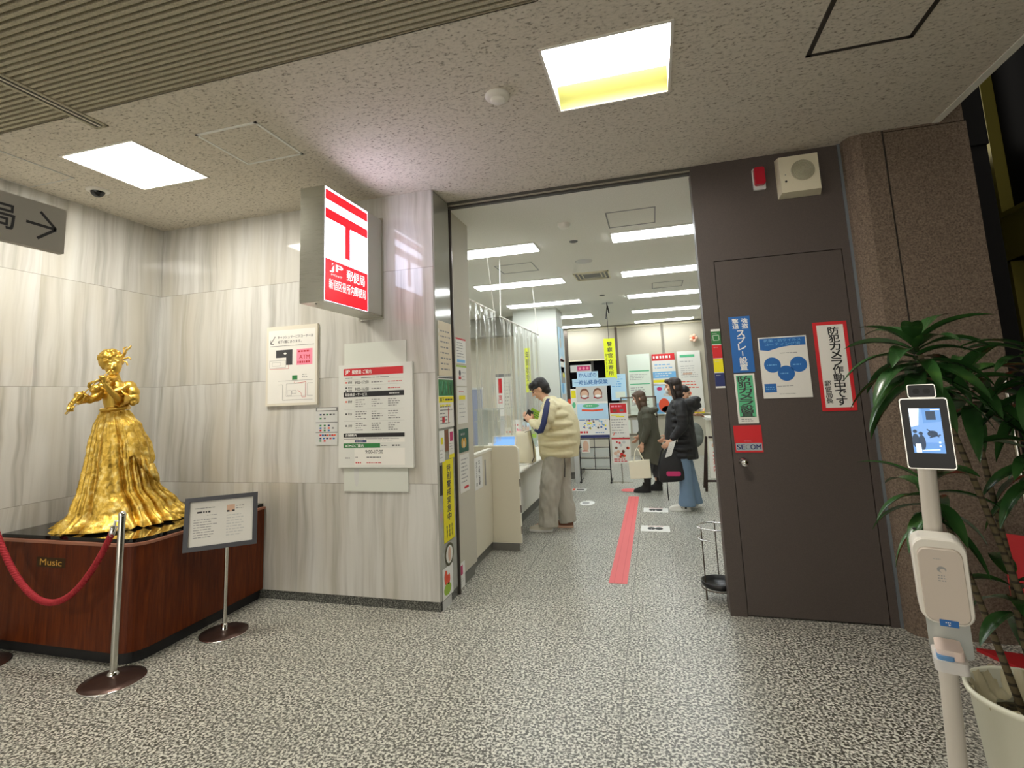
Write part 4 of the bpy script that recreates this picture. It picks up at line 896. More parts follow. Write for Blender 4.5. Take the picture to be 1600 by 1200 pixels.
def leaf(b, p, az, el, L, wd, droop, m='leaf', n=9, roll=0.):
    d = Vector((math.cos(az)*math.cos(el), math.sin(az)*math.cos(el), math.sin(el))); pt = Vector(p); s_ = Vector((-math.sin(az), math.cos(az), 0)); vs = []; fs = []
    for i in range(n+1):
        t = i/n; w_ = wd*(math.sin(PI*min(1, .06+.94*t)**.75))**.85*(1 if t < .98 else .15); up = s_.cross(d).normalized()*-1; sd = (s_*math.cos(roll)+up*math.sin(roll))
        wave = .10*wd*math.sin(t*9+az*3)
        vs += [pt-sd*w_+up*w_*.30, pt-sd*w_*.5+up*w_*.08, pt+up*wave*.3, pt+sd*w_*.5+up*w_*.08, pt+sd*w_+up*w_*.30]
        d = (d+Vector((0, 0, -droop/n))).normalized(); pt = pt+d*(L/n)
    for i in range(n):
        for j in range(4): o = i*5+j; fs.append((o, o+1, o+6, o+5))
    b.add(vs, fs, m, True)
canes = [  # top of each cane, relative to the pot, with leaf count and spread
 ((-.185, .015, 1.19), 30, .25), ((-.02, .10, 1.08), 22, .23), ((.13, -.02, 1.13), 26, .25), ((-.17, .10, .72), 16, .22), ((.10, -.02, .84), 22, .22), ((.0, .05, .42), 10, .18), ((.24, .10, .95), 18, .25)]
for ci, (tp, nl, L) in enumerate(canes):
    z0 = .47; top = Vector((tp[0], tp[1], z0+tp[2]*.98)); a = 2*PI*ci/7; base = Vector((.05*math.cos(a)+.01, .05*math.sin(a), z0-.01)); mid = (base+top)/2+Vector((.03*math.cos(a*2), .02, 0))
    pts = [base*(1-t)**2+mid*2*t*(1-t)+top*t*t for t in [i/10 for i in range(11)]]
    b = MB(); b.tube(pts, [.011-.004*i/10 for i in range(11)], 'cane', 10); cn = b.build('cane', e)
    b = MB()
    for k in range(nl):
        az = k*2.399+ci; h = k/nl; p = top+Vector((0, 0, -.16*(1-h)+.01)); el = -.25+1.15*h+rd.uniform(-.12, .12)
        d = Vector((math.cos(az), math.sin(az), 0)); pk = p+d*.008
        LL = L*(1.05-.25*h)*rd.uniform(.85, 1.1)
        # petiole then blade
        leaf(b, pk, az, el, LL, .028*rd.uniform(.85, 1.15), 1.5-.5*h+rd.uniform(-.2, .3), roll=rd.uniform(-.3, .3))
    b.build('foliage', cn)
# ---- red things beyond the plant
e = empty('banner_stand', (1.71, 3.35, 0)); tag(e, 'red banner stand partly hidden behind the potted plant', 'banner')
b = MB(); b.prism([(-.10, .38), (.39, .30), (.43, -.22), (.12, -.14)], 'z', .0, .018, mat('banner_red', 'a5161c', .6)); b.build('base', e)
b = MB(); b.tube([(.13, .18, .02), (.13, .18, 1.5)], .012, 'steel', 10); b.build('pole', e)
b = MB(); rg = []
for j in range(9):
    z = .10+j*.075; q = []
    for s_ in (-1, 1):
        for i in range(20): u = (i if s_ < 0 else 19-i)/19; q.append(Vector((-.04+.55*u, .05+.05*math.sin(u*9+z*3)+.004*s_, z)))
    rg.append(q)
b.rings(rg, 'banner_red', True); b.build('banner_cloth', e)
s = Sheet(Vector((-.02, .03, .28)), (1, 0, 0), (0, -1, 0), .02, .02, .0002, 'banner_red'); s.line([(.01, .0), (.0, .03), (.02, .055)], .008, 'white', 1); s.build('white_mark', e)

# ================================================================ OFFICE
# ---- floor markings
def floorsheet(nm, x0, x1, y0, y1, m, label, cat, grp=None, fn=None):
    s = Sheet((x0, y0, .0022), (1, 0, 0), (0, 0, 1), x1-x0, y1-y0, .002, m, V=(0, 1, 0), step=.0006)
    if fn: fn(s)
    tag(s.build(nm), label, cat, grp)
floorsheet('floor_tape', -.455, -.31, 4.46, 8.03, 'tape_red', 'long red tape strip on the granite floor', 'tape', None, lambda s: (s.rect(.04, 0, .043, 3.57, mat('tape_line', 'cf5558', .6)), s.rect(.10, 0, .104, 3.57, 'tape_line')))
def feet(s): s.disc(.11, .125, .042, 'ink', 1, .06); s.disc(.19, .125, .042, 'ink', 1, .06); s.rect(.07, .215, .235, .228, 'red'); s.rect(.106, .08, .114, .10, 'white', 2)
floorsheet('footprint_sticker', -.243, .06, 6.10, 6.35, 'white', 'white footprint floor sticker nearest the entrance, right of the red tape', 'floor sticker', None, feet)
floorsheet('footprint_sticker', -.233, .065, 7.04, 7.28, 'white', 'white footprint floor sticker just before the shoes of the person in black', 'floor sticker', None, feet)
floorsheet('floor_sticker', -1.345, -1.12, 8.42, 8.62, 'white', 'small white and red floor sticker before the curved counter', 'floor sticker', None, lambda s: (s.rect(.01, .02, .05, .18, 'orange'), s.rect(.07, .05, .19, .15, 'ink')))
s = Sheet((-1.075, 7.42, .0022), (1, 0, 0), (0, 0, 1), .01, .01, .002, 'white', V=(0, 1, 0)); s.disc(.09, .09, .10, 'white', 1, .16); s.disc(.07, .09, .05, 'grey', 2, .08); tag(s.build('floor_sticker'), 'round white floor sticker beside the leg of the man at the counter', 'floor sticker')
s = Sheet((-.55, 8.4, .0022), (1, 0, 0), (0, 0, 1), .01, .01, .002, 'tape_red', V=(0, 1, 0)); s.disc(.1, .12, .14, 'tape_red', 1, .14); tag(s.build('floor_sticker'), 'round faded red floor sticker beyond the end of the red tape', 'floor sticker')

# ---- umbrella stand
e = empty('umbrella_stand', (.33, 4.33, 0)); tag(e, 'thin wire umbrella stand with round black drip tray by the brown wall', 'umbrella stand')
b = MB()
lg = [(-.072, -.09), (.055, -.21), (.04, .13)]
for x, y in lg: b.cyl((x, y, .06), (x, y, .50), .0045, 'dark_steel', 10)
for x, y in lg: b.cyl((x, y, 0), (x, y, .07), .0065, 'dark_steel', 10)
b.build('legs', e)
cx = .022; cy = -.065; R0 = .122
b = MB(); ring = [(cx+R0*math.cos(2*PI*i/36), cy+R0*math.sin(2*PI*i/36), .50) for i in range(37)]; b.tube(ring, .0045, 'chrome', 8); ring2 = [(x, y, .42) for x, y, z in ring[14:26]]; b.tube(ring2, .0045, 'chrome', 8); b.build('top_ring', e)
b = MB(); b.lathe([(.10, .085), (.120, .10), (.125, .13), (.118, .13), (.108, .105), (.0, .095)], (cx, cy, 0), 'black_plastic', 36); b.build('drip_tray', e)
b = MB(); b.tube([(x, y, .085) for x, y, z in ring], .005, 'dark_steel', 8); b.build('tray_ring', e)

# ---- gate panel and divider of the counter
e = empty('counter_gate', (-1.68, 4.95, 0)); tag(e, 'cream low gate panel between the wing wall and the counter', 'gate'); X = xfm((1.68, -4.95, 0))
b = MB(X); b.prism([(-1.63, 4.53), (-1.605, 4.53), (-1.622, 5.198), (-1.645, 5.198)], 'z', .09, .965, 'counter'); b.build('gate_panel', e)
b = MB(X); b.prism([(-1.65, 4.53), (-1.63, 4.53), (-1.645, 5.198), (-1.665, 5.198)], 'z', .0, .09, 'kick'); b.build('kickboard', e)
b = MB(X); b.prism([(-1.65, 4.53), (-1.595, 4.53), (-1.612, 5.198), (-1.66, 5.198)], 'z', .965, .985, 'edge_white'); b.build('top_edge', e)
b = MB(X); b.box(-1.62, -1.608, 4.95, 4.965, .66, .90, 'grey'); b.build('latch', e)
s = sidesheet(-1.607, 4.61, 4.85, .665, .95, 'white'); s.vtext(.05, .03, .085, .25, 'カウンター内', 'ink', 1, .02); s.vtext(.12, .03, .165, .26, '立入はご遠慮', 'ink', 1, .02); tag(s.build('notice'), 'white notice with vertical black writing on the counter gate', 'notice')
e = empty('counter_divider', (-1.6, 5.22, 0)); tag(e, 'cream upright side panel with rounded top closing the counter end', 'panel'); X = xfm((1.6, -5.22, 0))
def dpoly(x0, x1, z0, z1, r): return [(x0, z0), (x1, z0)] + [(x1-r+r*math.cos(PI/2*i/6), z1-r+r*math.sin(PI/2*i/6)) for i in range(7)] + [(x0, z1)]
b = MB(X); b.prism(dpoly(-2.3, -1.345, .075, 1.0, .05), 'y', 5.2, 5.235, 'counter'); b.build('side_panel', e)
b = MB(X); b.prism(dpoly(-2.3, -1.338, .07, 1.007, .055), 'y', 5.205, 5.232, 'edge_white'); b.build('edge_band', e)
b = MB(X); b.box(-2.3, -1.37, 5.205, 5.23, 0, .07, 'kick'); b.build('kickboard', e)
for z in (.61, .36, .16): b = MB(X); b.box(-1.342, -1.333, 5.203, 5.215, z, z+.07, 'dark_steel'); b.build('hinge', e)
# ---- service counter
e = empty('service_counter', (-1.65, 7.3, 0)); tag(e, 'long cream service counter with pale worktop running into the office', 'counter'); X = xfm((1.65, -7.3, 0))
b = MB(X); b.box(-1.90, -1.50, 5.24, 8.9, .20, .70, mat('counter_pale', 'dcdcd2', .5)); b.build('front_panel', e)
b = MB(X); b.rrect(-2.35, -1.37, 5.24, 9.5, .015, 'z', .70, .735, 'counter_top') if 0 else b.box(-2.35, -1.39, 5.24, 8.9, .70, .735, 'counter_top'); b.cyl((-1.39, 5.24, .7175), (-1.39, 8.9, .7175), .0175, 'counter_top', 14); b.build('worktop', e)
b = MB(X); b.box(-1.90, -1.62, 5.24, 8.9, 0, .20, 'kick'); b.build('kickboard', e)
# ---- curved writing counter further back
e = empty('round_end_counter', (-1.45, 9.9, 0)); tag(e, 'grey counter with rounded pale top behind the man in the puffer', 'counter'); X = xfm((1.45, -9.9, 0))
cv = [(-1.61, 10.5), (-1.61, 9.52), (-1.55, 9.52)] + [(-1.55+.20*math.sin(PI/2*i/6), 9.72-.20*math.cos(PI/2*i/6)) for i in range(7)] + [(-1.35, 10.5)]
b = MB(X); b.prism(cv, 'z', .12, .95, mat('counter_grey', 'b5b3a8', .5)); b.build('body', e)
b = MB(X); b.prism([(x+(.04 if x > -1.6 else 0), y-.03) for x, y in cv], 'z', .95, .99, 'counter_top'); b.build('top', e)
b = MB(X); b.prism([(x-(.04 if x > -1.6 else 0), y+.03) for x, y in cv], 'z', 0, .12, 'kick'); b.build('kickboard', e)
# ---- clear curtains over the counter
def curtain(x, y0, y1, z0, z1, seed, label):
    e = empty('vinyl_curtain', (x, (y0+y1)/2, z1)); tag(e, label, 'curtain'); X = xfm((-x, -(y0+y1)/2, -z1)); rd = random.Random(seed)
    ph = [rd.uniform(0, 6.3) for _ in range(6)]; b = MB(X); ny = int((y1-y0)*90); nz = 26; vs = []
    for j in range(nz+1):
        t = j/nz; z = z1+(z0-z1)*t
        for i in range(ny+1):
            y = y0+(y1-y0)*i/ny; a = .010+.026*t
            dx = a*(math.sin(y*21+ph[0])+.7*math.sin(y*37+ph[1]+t)+.5*math.sin(y*9+ph[2]))+.008*math.sin(y*63+ph[3]+.8*math.sin(t*5))+.014*math.sin(y*70+ph[4])*max(0, 1-t*5)*math.sin(t*40+y*9)
            vs.append((x+dx, y, z))
    b.add(vs, [(j*(ny+1)+i, j*(ny+1)+i+1, (j+1)*(ny+1)+i+1, (j+1)*(ny+1)+i) for j in range(nz) for i in range(ny)], 'clear_vinyl', True); b.build('clear_sheet', e)
    b = MB(X); b.cyl((x, y0-.02, z1), (x, y1+.02, z1), .010, 'white_plastic', 10); b.build('rail', e)
    for y in (y0, y1):
        b = MB(X); b.cyl((x, y, z1), (x, y+(.06 if y == y0 else -.24), 3.1), .006, 'white_plastic', 8); b.build('hanging_rod', e)
curtain(-1.62, 4.60, 5.49, 1.03, 2.425, 1, 'clear vinyl curtain hanging above the counter gate, nearest the entrance')
curtain(-1.62, 5.74, 7.80, .98, 2.405, 2, 'clear vinyl curtain hanging above the service counter before the white pillar')
# ---- things on and behind the counter
Z0 = .7355
e = empty('payment_monitor', (-1.60, 5.62, Z0)); tag(e, 'small white screen with blue display on the counter near its end', 'monitor')
b = MB(); b.box(-.09, .09, -.05, .06, 0, .015, 'white_plastic'); b.cyl((0, .02, .01), (0, .02, .22), .015, 'white_plastic', 14); b.build('foot', e)
b = MB(Matrix.Translation((0, 0, .25)) @ Matrix.Rotation(-.25, 4, 'X')); b.rrect(-.135, .135, -.085, .09, .012, 'y', -.012, .012, 'white_plastic'); b.build('screen_body', e)
s = Sheet(Matrix.Rotation(-.25, 3, 'X') @ Vector((-.118, -.0125, -.07))+Vector((0, 0, .25)), (1, 0, 0), Matrix.Rotation(-.25, 3, 'X') @ Vector((0, -1, 0)), .236, .145, .0002, 'screen_blue', V=Matrix.Rotation(-.25, 3, 'X') @ Vector((0, 0, 1)), step=.0005)
s.rect(.0, .12, .236, .145, m3); s.bars(.04, .02, .15, .05, 1, 'blue', 1, .6); s.build('display', e)
e = empty('card_reader', (-1.80, 5.92, Z0)); tag(e, 'small white card slip propped on a terminal behind the blue screen', 'terminal')
b = MB(); b.box(-.10, .08, -.08, .08, 0, .14, 'lightgrey'); b.build('terminal_body', e); s = Sheet((-.08, -.085, .15), (1, 0, 0), (0, -.8, .6), .17, .11, .002, 'white', V=(.1, .6, .8)); s.bars(.02, .05, .14, .09, 2, 'grey', 1, .3); s.build('slip', e)
e = empty('label_printer', (-1.98, 5.55, Z0)); tag(e, 'dark label printer beside the blue screen behind the gate', 'printer'); b = MB(); b.rrect(-.11, .11, 0, .16, .02, 'y', -.1, .1, 'midgrey'); b.build('body', e); b = MB(); b.rrect(-.10, .10, .16, .175, .005, 'y', -.08, .08, 'black_plastic'); b.build('lid', e)
e = empty('acrylic_screen', (-1.85, 6.35, Z0)); tag(e, 'clear acrylic screen box standing behind the vinyl curtain', 'screen')
b = MB(); b.box(-.30, .0, -.004, 0, 0, .62, 'frost'); b.box(-.30, .0, -.10, .20, .60, .612, 'frost'); b.box(-.30, .0, -.1, .2, .46, .47, 'frost'); b.build('clear_panel', e)
s = Sheet((-2.05, 6.9, 1.24), (1, 0, 0), (0, -1, 0), .22, .52, .004, 'white'); s.rect(.03, .30, .085, .50, 'sealred'); s.vtext(.03, .16, .08, .28, '窓口', 'sealred', 1, .03); s.bars(.12, .08, .2, .46, 8, 'grey', 1, .4); s.rect(0, .52, .22, .56, 'midgrey')
e = s.build('window_sign'); tag(e, 'white window sign with red letters standing behind the curtain', 'sign')
b = MB(); b.box(-2.10, -1.93, 6.91, 6.95, Z0+.0005, 1.235, 'lightgrey'); tag(b.build('sign_stand'), 'pale stand holding the white window sign behind the curtain', 'stand')
# staff-side partition and desk
e = empty('office_partition', (-3.0, 7.9, 0)); tag(e, 'blue-grey partition screen behind the clerk', 'partition'); b = MB(); b.box(-1.0, .42, -.02, .02, 0, 1.62, mat('partition', '8c93a8', .8)); b.build('panel', e); b = MB(); b.box(-1.01, .43, -.025, .025, 1.62, 1.65, 'lightgrey'); b.build('top_rail', e)
e = empty('office_desk', (-3.1, 7.5, 0)); tag(e, 'staff desk with papers behind the clear curtains', 'desk'); b = MB(); b.box(-.6, .5, -.35, .35, .70, .73, 'lightgrey'); b.build('desktop', e)
for x in (-.57, .45):
    b = MB(); b.box(x, x+.03, -.33, .33, 0, .70, 'grey'); b.build('leg_panel', e)
rd = random.Random(4)
for k, (x, y, h, m_, l) in enumerate(((-3.45, 7.55, .30, 'white', 'white'), (-3.25, 7.55, .24, 'pink', 'pink'), (-3.05, 7.55, .28, 'lightgrey', 'grey'), (-2.85, 7.55, .22, 'tan', 'tan'))):
    b = MB(); b.box(x, x+.09, y-.12, y+.12, .731, .731+h, m_); b.box(x+.02, x+.07, y-.122, y-.12, .76, .80+h*.4, 'paper'); tag(b.build('file_box'), '%s file box on the staff desk behind the curtains' % l, 'file box', 'file boxes on the staff desk')
s = Sheet((-2.20, 9.3, 1.55), (1, 0, 0), (0, -1, 0), .10, .80, .002, 'acid'); s.vtext(.02, .05, .08, .75, '年賀状受付', 'ink', 1, .01); tag(s.build('vertical_notice'), 'yellow-green vertical notice seen through the near curtain', 'notice')
b = MB(); b.box(-2.20, -2.10, 9.3, 9.33, .0, 1.55, 'grey'); tag(b.build('sign_stand'), 'grey stand under the yellow-green notice behind the curtain', 'stand')
# leaflet holders and standing cards along the counter
LE = [(-1.60, 6.55, .26, 'palegreen', 'pale green'), (-1.64, 6.75, .34, 'paper', 'white'), (-1.62, 6.95, .30, 'pink', 'pink'), (-1.66, 7.15, .42, 'white', 'tall white'), (-1.62, 7.4, .30, 'tan', 'tan'), (-1.65, 7.65, .36, 'paleblue', 'pale blue'), (-1.62, 7.9, .26, 'lime', 'lime green')]
for x, y, h, m_, l in LE:
    x -= .20; e = empty('leaflet_holder', (x, y, Z0)); tag(e, '%s leaflet holder standing on the service counter' % l, 'leaflet holder', 'leaflet holders on the counter')
    b = MB(); b.prism([(-.06, 0), (.05, 0), (-.02, h*.5)], 'x', -.09, .09, 'frost'); b.build('holder', e)
    s = Sheet((-.08, -.045, .03), (1, 0, 0), (0, -.95, .3), .16, h, .004, m_, V=(0, .3, .95)); s.bars(.02, h*.6, .14, h*.9, 2, 'red' if h > .3 else 'midgrey', 1, .4, int(h*100)); s.bars(.02, .03, .14, h*.5, 4, 'grey', 1, .3, 3); s.build('leaflets', e)
s = sidesheet(-1.62, 9.62, 10.18, 1.1, 2.75, 'paleblue', .01)
s.disc(.25, .95, .2, 'white', 1, .16); s.rect(.02, 1.0, .5, 1.05, 'red', 1); s.rect(.05, .6, .5, .9, 'grey', 1); s.disc(.2, .5, .12, 'skyb', 2, .1); s.disc(.35, .75, .1, 'yellow', 2, .05); s.disc(.15, 1.35, .10, 'lightgrey', 1, .1); s.rect(.05, .05, .5, .4, 'lightgrey', 1); s.line([(.2, 1.45), (.22, 1.62)], .04, 'frame_dark', 1)
tag(s.build('pillar_posters'), 'strip of blue and grey posters down the side of the white pillar', 'poster')
# red box display on the far counter
s = Sheet((-1.52, 9.75, 1.00), (1, 0, 0), (0, -1, 0), .17, .40, .02, 'orange'); s.disc(.10, .12, .035, 'white', 1, .05); s.bars(.04, .25, .12, .33, 2, 'pink', 1, .4); tag(s.build('display_card'), 'orange-red display card on the rounded counter', 'display card')
e = empty('hand_gel_bottle', (-1.42, 9.72, .99)); tag(e, 'pump bottle standing on the rounded counter end', 'bottle'); b = MB(); b.lathe([(.03, 0), (.032, .01), (.032, .12), (.015, .145), (.012, .15)], (0, 0, 0), 'white', 20); b.build('bottle', e); b = MB(); b.cyl((0, 0, .15), (0, 0, .18), .008, 'lightgrey', 12); b.tube([(0, 0, .18), (-.03, 0, .178)], .006, 'lightgrey', 8); b.build('pump', e)
# ---- brochure rack with the big poster
e = empty('brochure_rack', (-1.03, 9.25, 0)); tag(e, 'black wire brochure rack under the blue cartoon-style poster', 'rack')
b = MB()
for x in (-.25, .25):
    b.tube([(x, -.10, .03), (x, -.02, .75), (x, .04, 1.75)], .011, 'black_plastic', 10); b.tube([(x, -.14, .03), (x, .20, .03)], .011, 'black_plastic', 10)
for z in (.22, .40, .58, .72): b.cyl((-.25, -.08+z*.08, z), (.25, -.08+z*.08, z), .009, 'black_plastic', 10)
b.cyl((0, -.07, .22), (0, -.03, .74), .007, 'black_plastic', 8); b.cyl((-.25, .04, 1.75), (.25, .04, 1.75), .009, 'black_plastic', 8); b.build('frame', e)
for z in (.25, .43):
    for x in (-.24, .01):
        b = MB(); b.box(x, x+.23, -.085, -.02, z, z+.02, 'frost'); b.box(x, x+.23, -.09, -.085, z, z+.14, 'frost'); b.build('tray', e)
for x in (-.25, .25): b = MB(); b.cyl((x, -.15, .018), (x, -.11, .018), .018, 'black_plastic', 14); b.build('caster', e)
s = Sheet((-1.24, 9.14, .50), (1, 0, 0), (0, -1, 0), .14, .22, .003, 'paper'); s.disc(.07, .11, .05, 'tan', 1, .09); s.bars(.01, .01, .13, .05, 2, 'red', 1, .4); tag(s.build('leaflet'), 'leaflet with orange picture in the upper pocket of the black rack', 'leaflet')
def poster_fun(s, W, H):
    s.rect(0, 0, W, .05, 'navy'); s.rect(0, H*.36, W, H*.66, 'paleblue'); s.rect(0, H*.70, W, H, 'lightgrey', 1)
    for u in (.27, .70): s.disc(W*u, H*.86, .075, 'brown', 2, .09); s.disc(W*u, H*.85, .06, 'tan', 3, .065); s.disc(W*u, H*.80, .055, 'white', 4, .03); s.line([(W*u-.07, H*.79), (W*u, H*.76), (W*u+.07, H*.79)], .02, 'red', 4)
    s.disc(W*.45, H*.62, .14, 'mint', 3, .035); s.line([(W*.15, H*.54), (W*.5, H*.525), (W*.85, H*.54)], .03, 'orange', 3); s.bars(W*.3, H*.60, W*.6, H*.64, 1, 'white', 4, .5)
    rd = random.Random(2)
    for k in range(34): s.disc(rd.uniform(.04, W-.04), rd.uniform(.14, H*.34), rd.uniform(.006, .018), rd.choice(['blue', 'red', 'tan', 'ink', 'skyb', 'yellow']), 2)
    s.bars(W*.05, H*.36-.03, W*.95, H*.36+.01, 1, 'blue', 3, .3); s.rect(W*.3, H*.27, W*.45, H*.30, 'yellow', 3); s.bars(W*.05, .07, W*.45, .12, 1, 'red', 3, .7); s.bars(W*.55, .075, W*.95, .10, 1, 'blue', 3, .5)
s = Sheet((-1.275, 9.12, .745), (1, 0, 0), (0, -1, 0), .52, .865, .012, 'white'); poster_fun(s, .52, .865); tag(s.build('poster'), 'large pale blue and white poster standing on the black rack', 'poster')
s = Sheet((-1.335, 9.14, 1.61), (1, 0, 0), (0, -1, 0), .74, .135, .008, 'paleblue'); s.text(.03, .03, .60, .11, '一時払終身保険', 'blue', 1, .02); tag(s.build('header_board'), 'wide pale blue header board with blue letters over the big poster', 'sign')
s = Sheet((-1.25, 9.15, 1.745), (1, 0, 0), (0, -1, 0), .36, .12, .008, 'paleblue'); s.text(.03, .025, .33, .10, 'かんぽの', 'blue', 1, .02); tag(s.build('header_board'), 'short pale blue header board above the wide one', 'sign')
s = Sheet((-1.36, 9.17, 1.865), (1, 0, 0), (0, -1, 0), .36, .12, .006, 'lightgrey'); s.rect(.12, .02, .34, .10, 'magenta', 1); 
for k in range(3): s.disc(.165+.065*k, .06, .022, 'pink', 2)
tag(s.build('header_board'), 'grey and pink small board, topmost above the blue header boards', 'sign')
s = Sheet((-1.38, 9.16, 1.0), (1, 0, 0), (0, -1, 0), .10, .58, .004, 'paper'); s.rect(.01, .42, .09, .55, 'yellow'); s.disc(.05, .3, .03, 'mint', 1, .05); s.bars(.01, .05, .09, .2, 4, 'grey', 1, .4); tag(s.build('side_card'), 'narrow card with yellow patch left of the big blue poster', 'card')
b = MB(); b.box(-1.38, -1.30, 9.165, 9.20, 0, .998, 'lightgrey'); tag(b.build('card_stand'), 'pale narrow stand left of the black brochure rack', 'stand')
s = Sheet((-1.32, 12.9, .95), (1, 0, 0), (0, -1, 0), .36, .62, .003, 'paleblue'); s.bars(.03, .3, .33, .58, 5, 'skyb', 1, .4); s.rect(.1, .05, .33, .2, 'palegreen'); o = tag(s.build('poster'), 'pale blue poster on the far dark window behind the rack', 'poster'); o.location = (.35, -.02, .35)
# ---- poster stand with red heading
e = empty('poster_stand', (-.60, 9.22, 0)); tag(e, 'grey wire poster stand with flat foot holding two notices', 'stand')
b = MB(); b.cyl((0, 0, .02), (0, 0, 1.2), .009, 'steel', 12); b.build('pole', e); b = MB(); b.box(-.16, .17, -.012, .012, 0, .014, 'steel'); b.box(-.012, .012, -.13, .13, 0, .014, 'steel'); b.build('foot', e)
s = Sheet((-.74, 9.19, .745), (1, 0, 0), (0, -1, 0), .30, .57, .006, 'paper'); s.rect(.01, .40, .28, .555, 'sealred'); s.bars(.03, .49, .27, .535, 1, 'pink', 2, .6); s.rect(.06, .42, .12, .465, 'brown', 2); s.rect(.17, .42, .23, .465, 'midgrey', 2); s.rect(.02, .355, .16, .375, 'yellow'); s.rect(.10, .33, .24, .35, 'yellow'); s.bars(.02, .05, .28, .31, 6, 'grey', 1, .3, 4); s.line([(.04, .03), (.06, .08)], .012, 'orange'); tag(s.build('poster'), 'white notice with red heading, upper one on the wire stand', 'poster')
s = Sheet((-.735, 9.185, .315), (1, 0, 0), (0, -1, 0), .30, .42, .006, 'paper'); rd = random.Random(8)
s.rect(0, .395, .30, .42, 'red')
for k in range(16): s.disc(rd.uniform(.03, .27), rd.uniform(.10, .36), rd.uniform(.012, .03), rd.choice(['sealred', 'tan', 'brown', 'orange', 'lightgrey']), 1)
s.bars(.02, .02, .28, .09, 2, 'red', 2, .4); tag(s.build('poster'), 'white notice with red food pictures, lower one on the wire stand', 'poster')
# ---- yellow banner hanging from the ceiling
e = empty('hanging_banner', (-.69, 9.5, 3.1)); tag(e, 'bright yellow-green vertical banner hanging before the far wall', 'banner')
s = Sheet((-.10, 0, -1.37), (1, 0, 0), (0, -1, 0), .195, .715, .003, 'acid'); s.vtext(.06, .05, .145, .67, '警察官立寄所', 'ink', 1, .02, .25); s.vtext(.02, .10, .042, .45, '警戒実施中', 'ink', 1, 0); s.build('banner_sheet', e)
b = MB(); b.tube([(-.005, 0, -.66), (-.005, 0, -.2), (.0, 0, 0)], .004, 'frame_dark', 8); b.tube([(-.03, .0, -.30), (.01, 0, -.05), (.03, 0, -.2)], .012, 'frame_dark', 8); b.build('hanger', e)
# ---- posters on the far wall
YB = 12.88
def fsheet(x0, x1, z0, z1, m='paper'): return Sheet((x0, YB, z0), (1, 0, 0), (0, -1, 0), x1-x0, z1-z0, .012, m, step=.002)
s = fsheet(-.55, -.03, .95, 2.365, 'palegreen'); s.rect(.03, 1.00, .49, 1.03, 'mint'); s.bars(.04, .80, .46, .95, 4, 'grey', 1, .3, 1); s.rect(.03, .70, .49, .72, 'mint'); s.bars(.04, .2, .46, .65, 9, 'grey', 1, .3, 2); tag(s.build('poster'), 'pale green notice board on the far wall left of the red-topped poster', 'poster')
s = fsheet(.02, .53, 1.625, 2.34, 'paper'); s.rect(0, .56, .51, .715, 'sealred'); s.bars(.03, .60, .45, .68, 1, 'white', 2, .7, 4); s.bars(.05, .35, .45, .5, 2, 'skyb', 1, .3, 3); s.rect(0, .15, .51, .30, 'skyb'); s.bars(.05, .18, .45, .28, 2, 'white', 2, .4, 4); s.rect(0, .05, .51, .11, 'yellow'); tag(s.build('poster'), 'poster with red heading and blue band on the far wall', 'poster')
s = fsheet(.02, .54, .95, 1.61, 'paleblue'); s.rect(0, .02, .52, .25, 'skyb'); s.disc(.12, .58, .06, 'magenta', 1, .04); s.rect(.2, .40, .48, .47, 'lightgrey'); s.disc(.2, .2, .12, 'orange', 2, .16); s.disc(.3, .10, .16, 'tan', 2, .09); s.disc(.28, .08, .03, 'ink', 3, .04); s.rect(.48, 0, .52, .66, 'yellow', 1); tag(s.build('poster'), 'blue poster with orange figure below the red-headed one', 'poster')
s = fsheet(.585, 1.09, .95, 2.37, 'paper'); s.rect(.06, 1.28, .38, 1.34, 'mint'); s.bars(.05, 1.15, .45, 1.22, 1, 'grey', 1, .2); s.bars(.06, .80, .45, 1.1, 6, 'grey', 1, .2, 5); s.rect(.1, .88, .3, .92, 'tan'); s.bars(.05, .55, .46, .75, 3, 'orange', 1, .3, 6); s.disc(.2, .45, .05, 'orange', 1); s.bars(.05, .1, .45, .4, 5, 'grey', 1, .25, 7); s.rect(.0, .0, .5, .04, 'yellow'); tag(s.build('poster'), 'tall white timetable poster rightmost on the far wall', 'poster')
e = empty('leaflet_rack', (-.35, 12.6, 0)); tag(e, 'grey framed leaflet stand behind the person in olive', 'rack'); b = MB(); 
for q in ((-.40, -.37, .0, 1.37), (.37, .40, 0, 1.37), (-.4, .4, 1.34, 1.37), (-.4, .4, .9, .92), (-.4, .4, .5, .52)): b.box(q[0], q[1], -.01, .01, q[2], q[3], 'dark_steel')
b.build('frame', e)
for k, m_ in enumerate(('palegreen', 'lightgrey', 'mint', 'paper')): b = MB(); b.box(-.35+.18*k, -.21+.18*k, -.02, -.012, .55, .85, m_); b.build('leaflets', e)
# ---- right side: writing desk, A-board
e = empty('writing_desk', (1.25, 10.2, 0)); tag(e, 'cream writing desk at the right side of the office', 'desk'); b = MB(); b.box(-.40, .6, -.3, .6, .95, .99, 'counter_top'); b.build('top', e); b = MB(); b.box(-.36, .56, -.26, .56, 0, .95, 'counter'); b.build('body', e)
e = empty('a_frame_sign', (.80, 8.6, 0)); tag(e, 'dark wooden A-frame sign half hidden by the brown wall edge', 'sign')
b = MB()
for y0, y1 in ((-.12, .02), (.22, .04)):
    for x in (-.13, .33): b.tube([(x-.03*(x < 0), y0, 0), (x+.04*(x < 0), y1, .78)], .018, mat('dark_wood', '2d1a12', .5), 4, smooth=False)
b.cyl((-.13, -.10, .15), (.33, -.10, .15), .016, 'dark_wood', 4); b.cyl((-.06, .02, .77), (.33, .02, .77), .016, 'dark_wood', 4); b.build('frame', e)
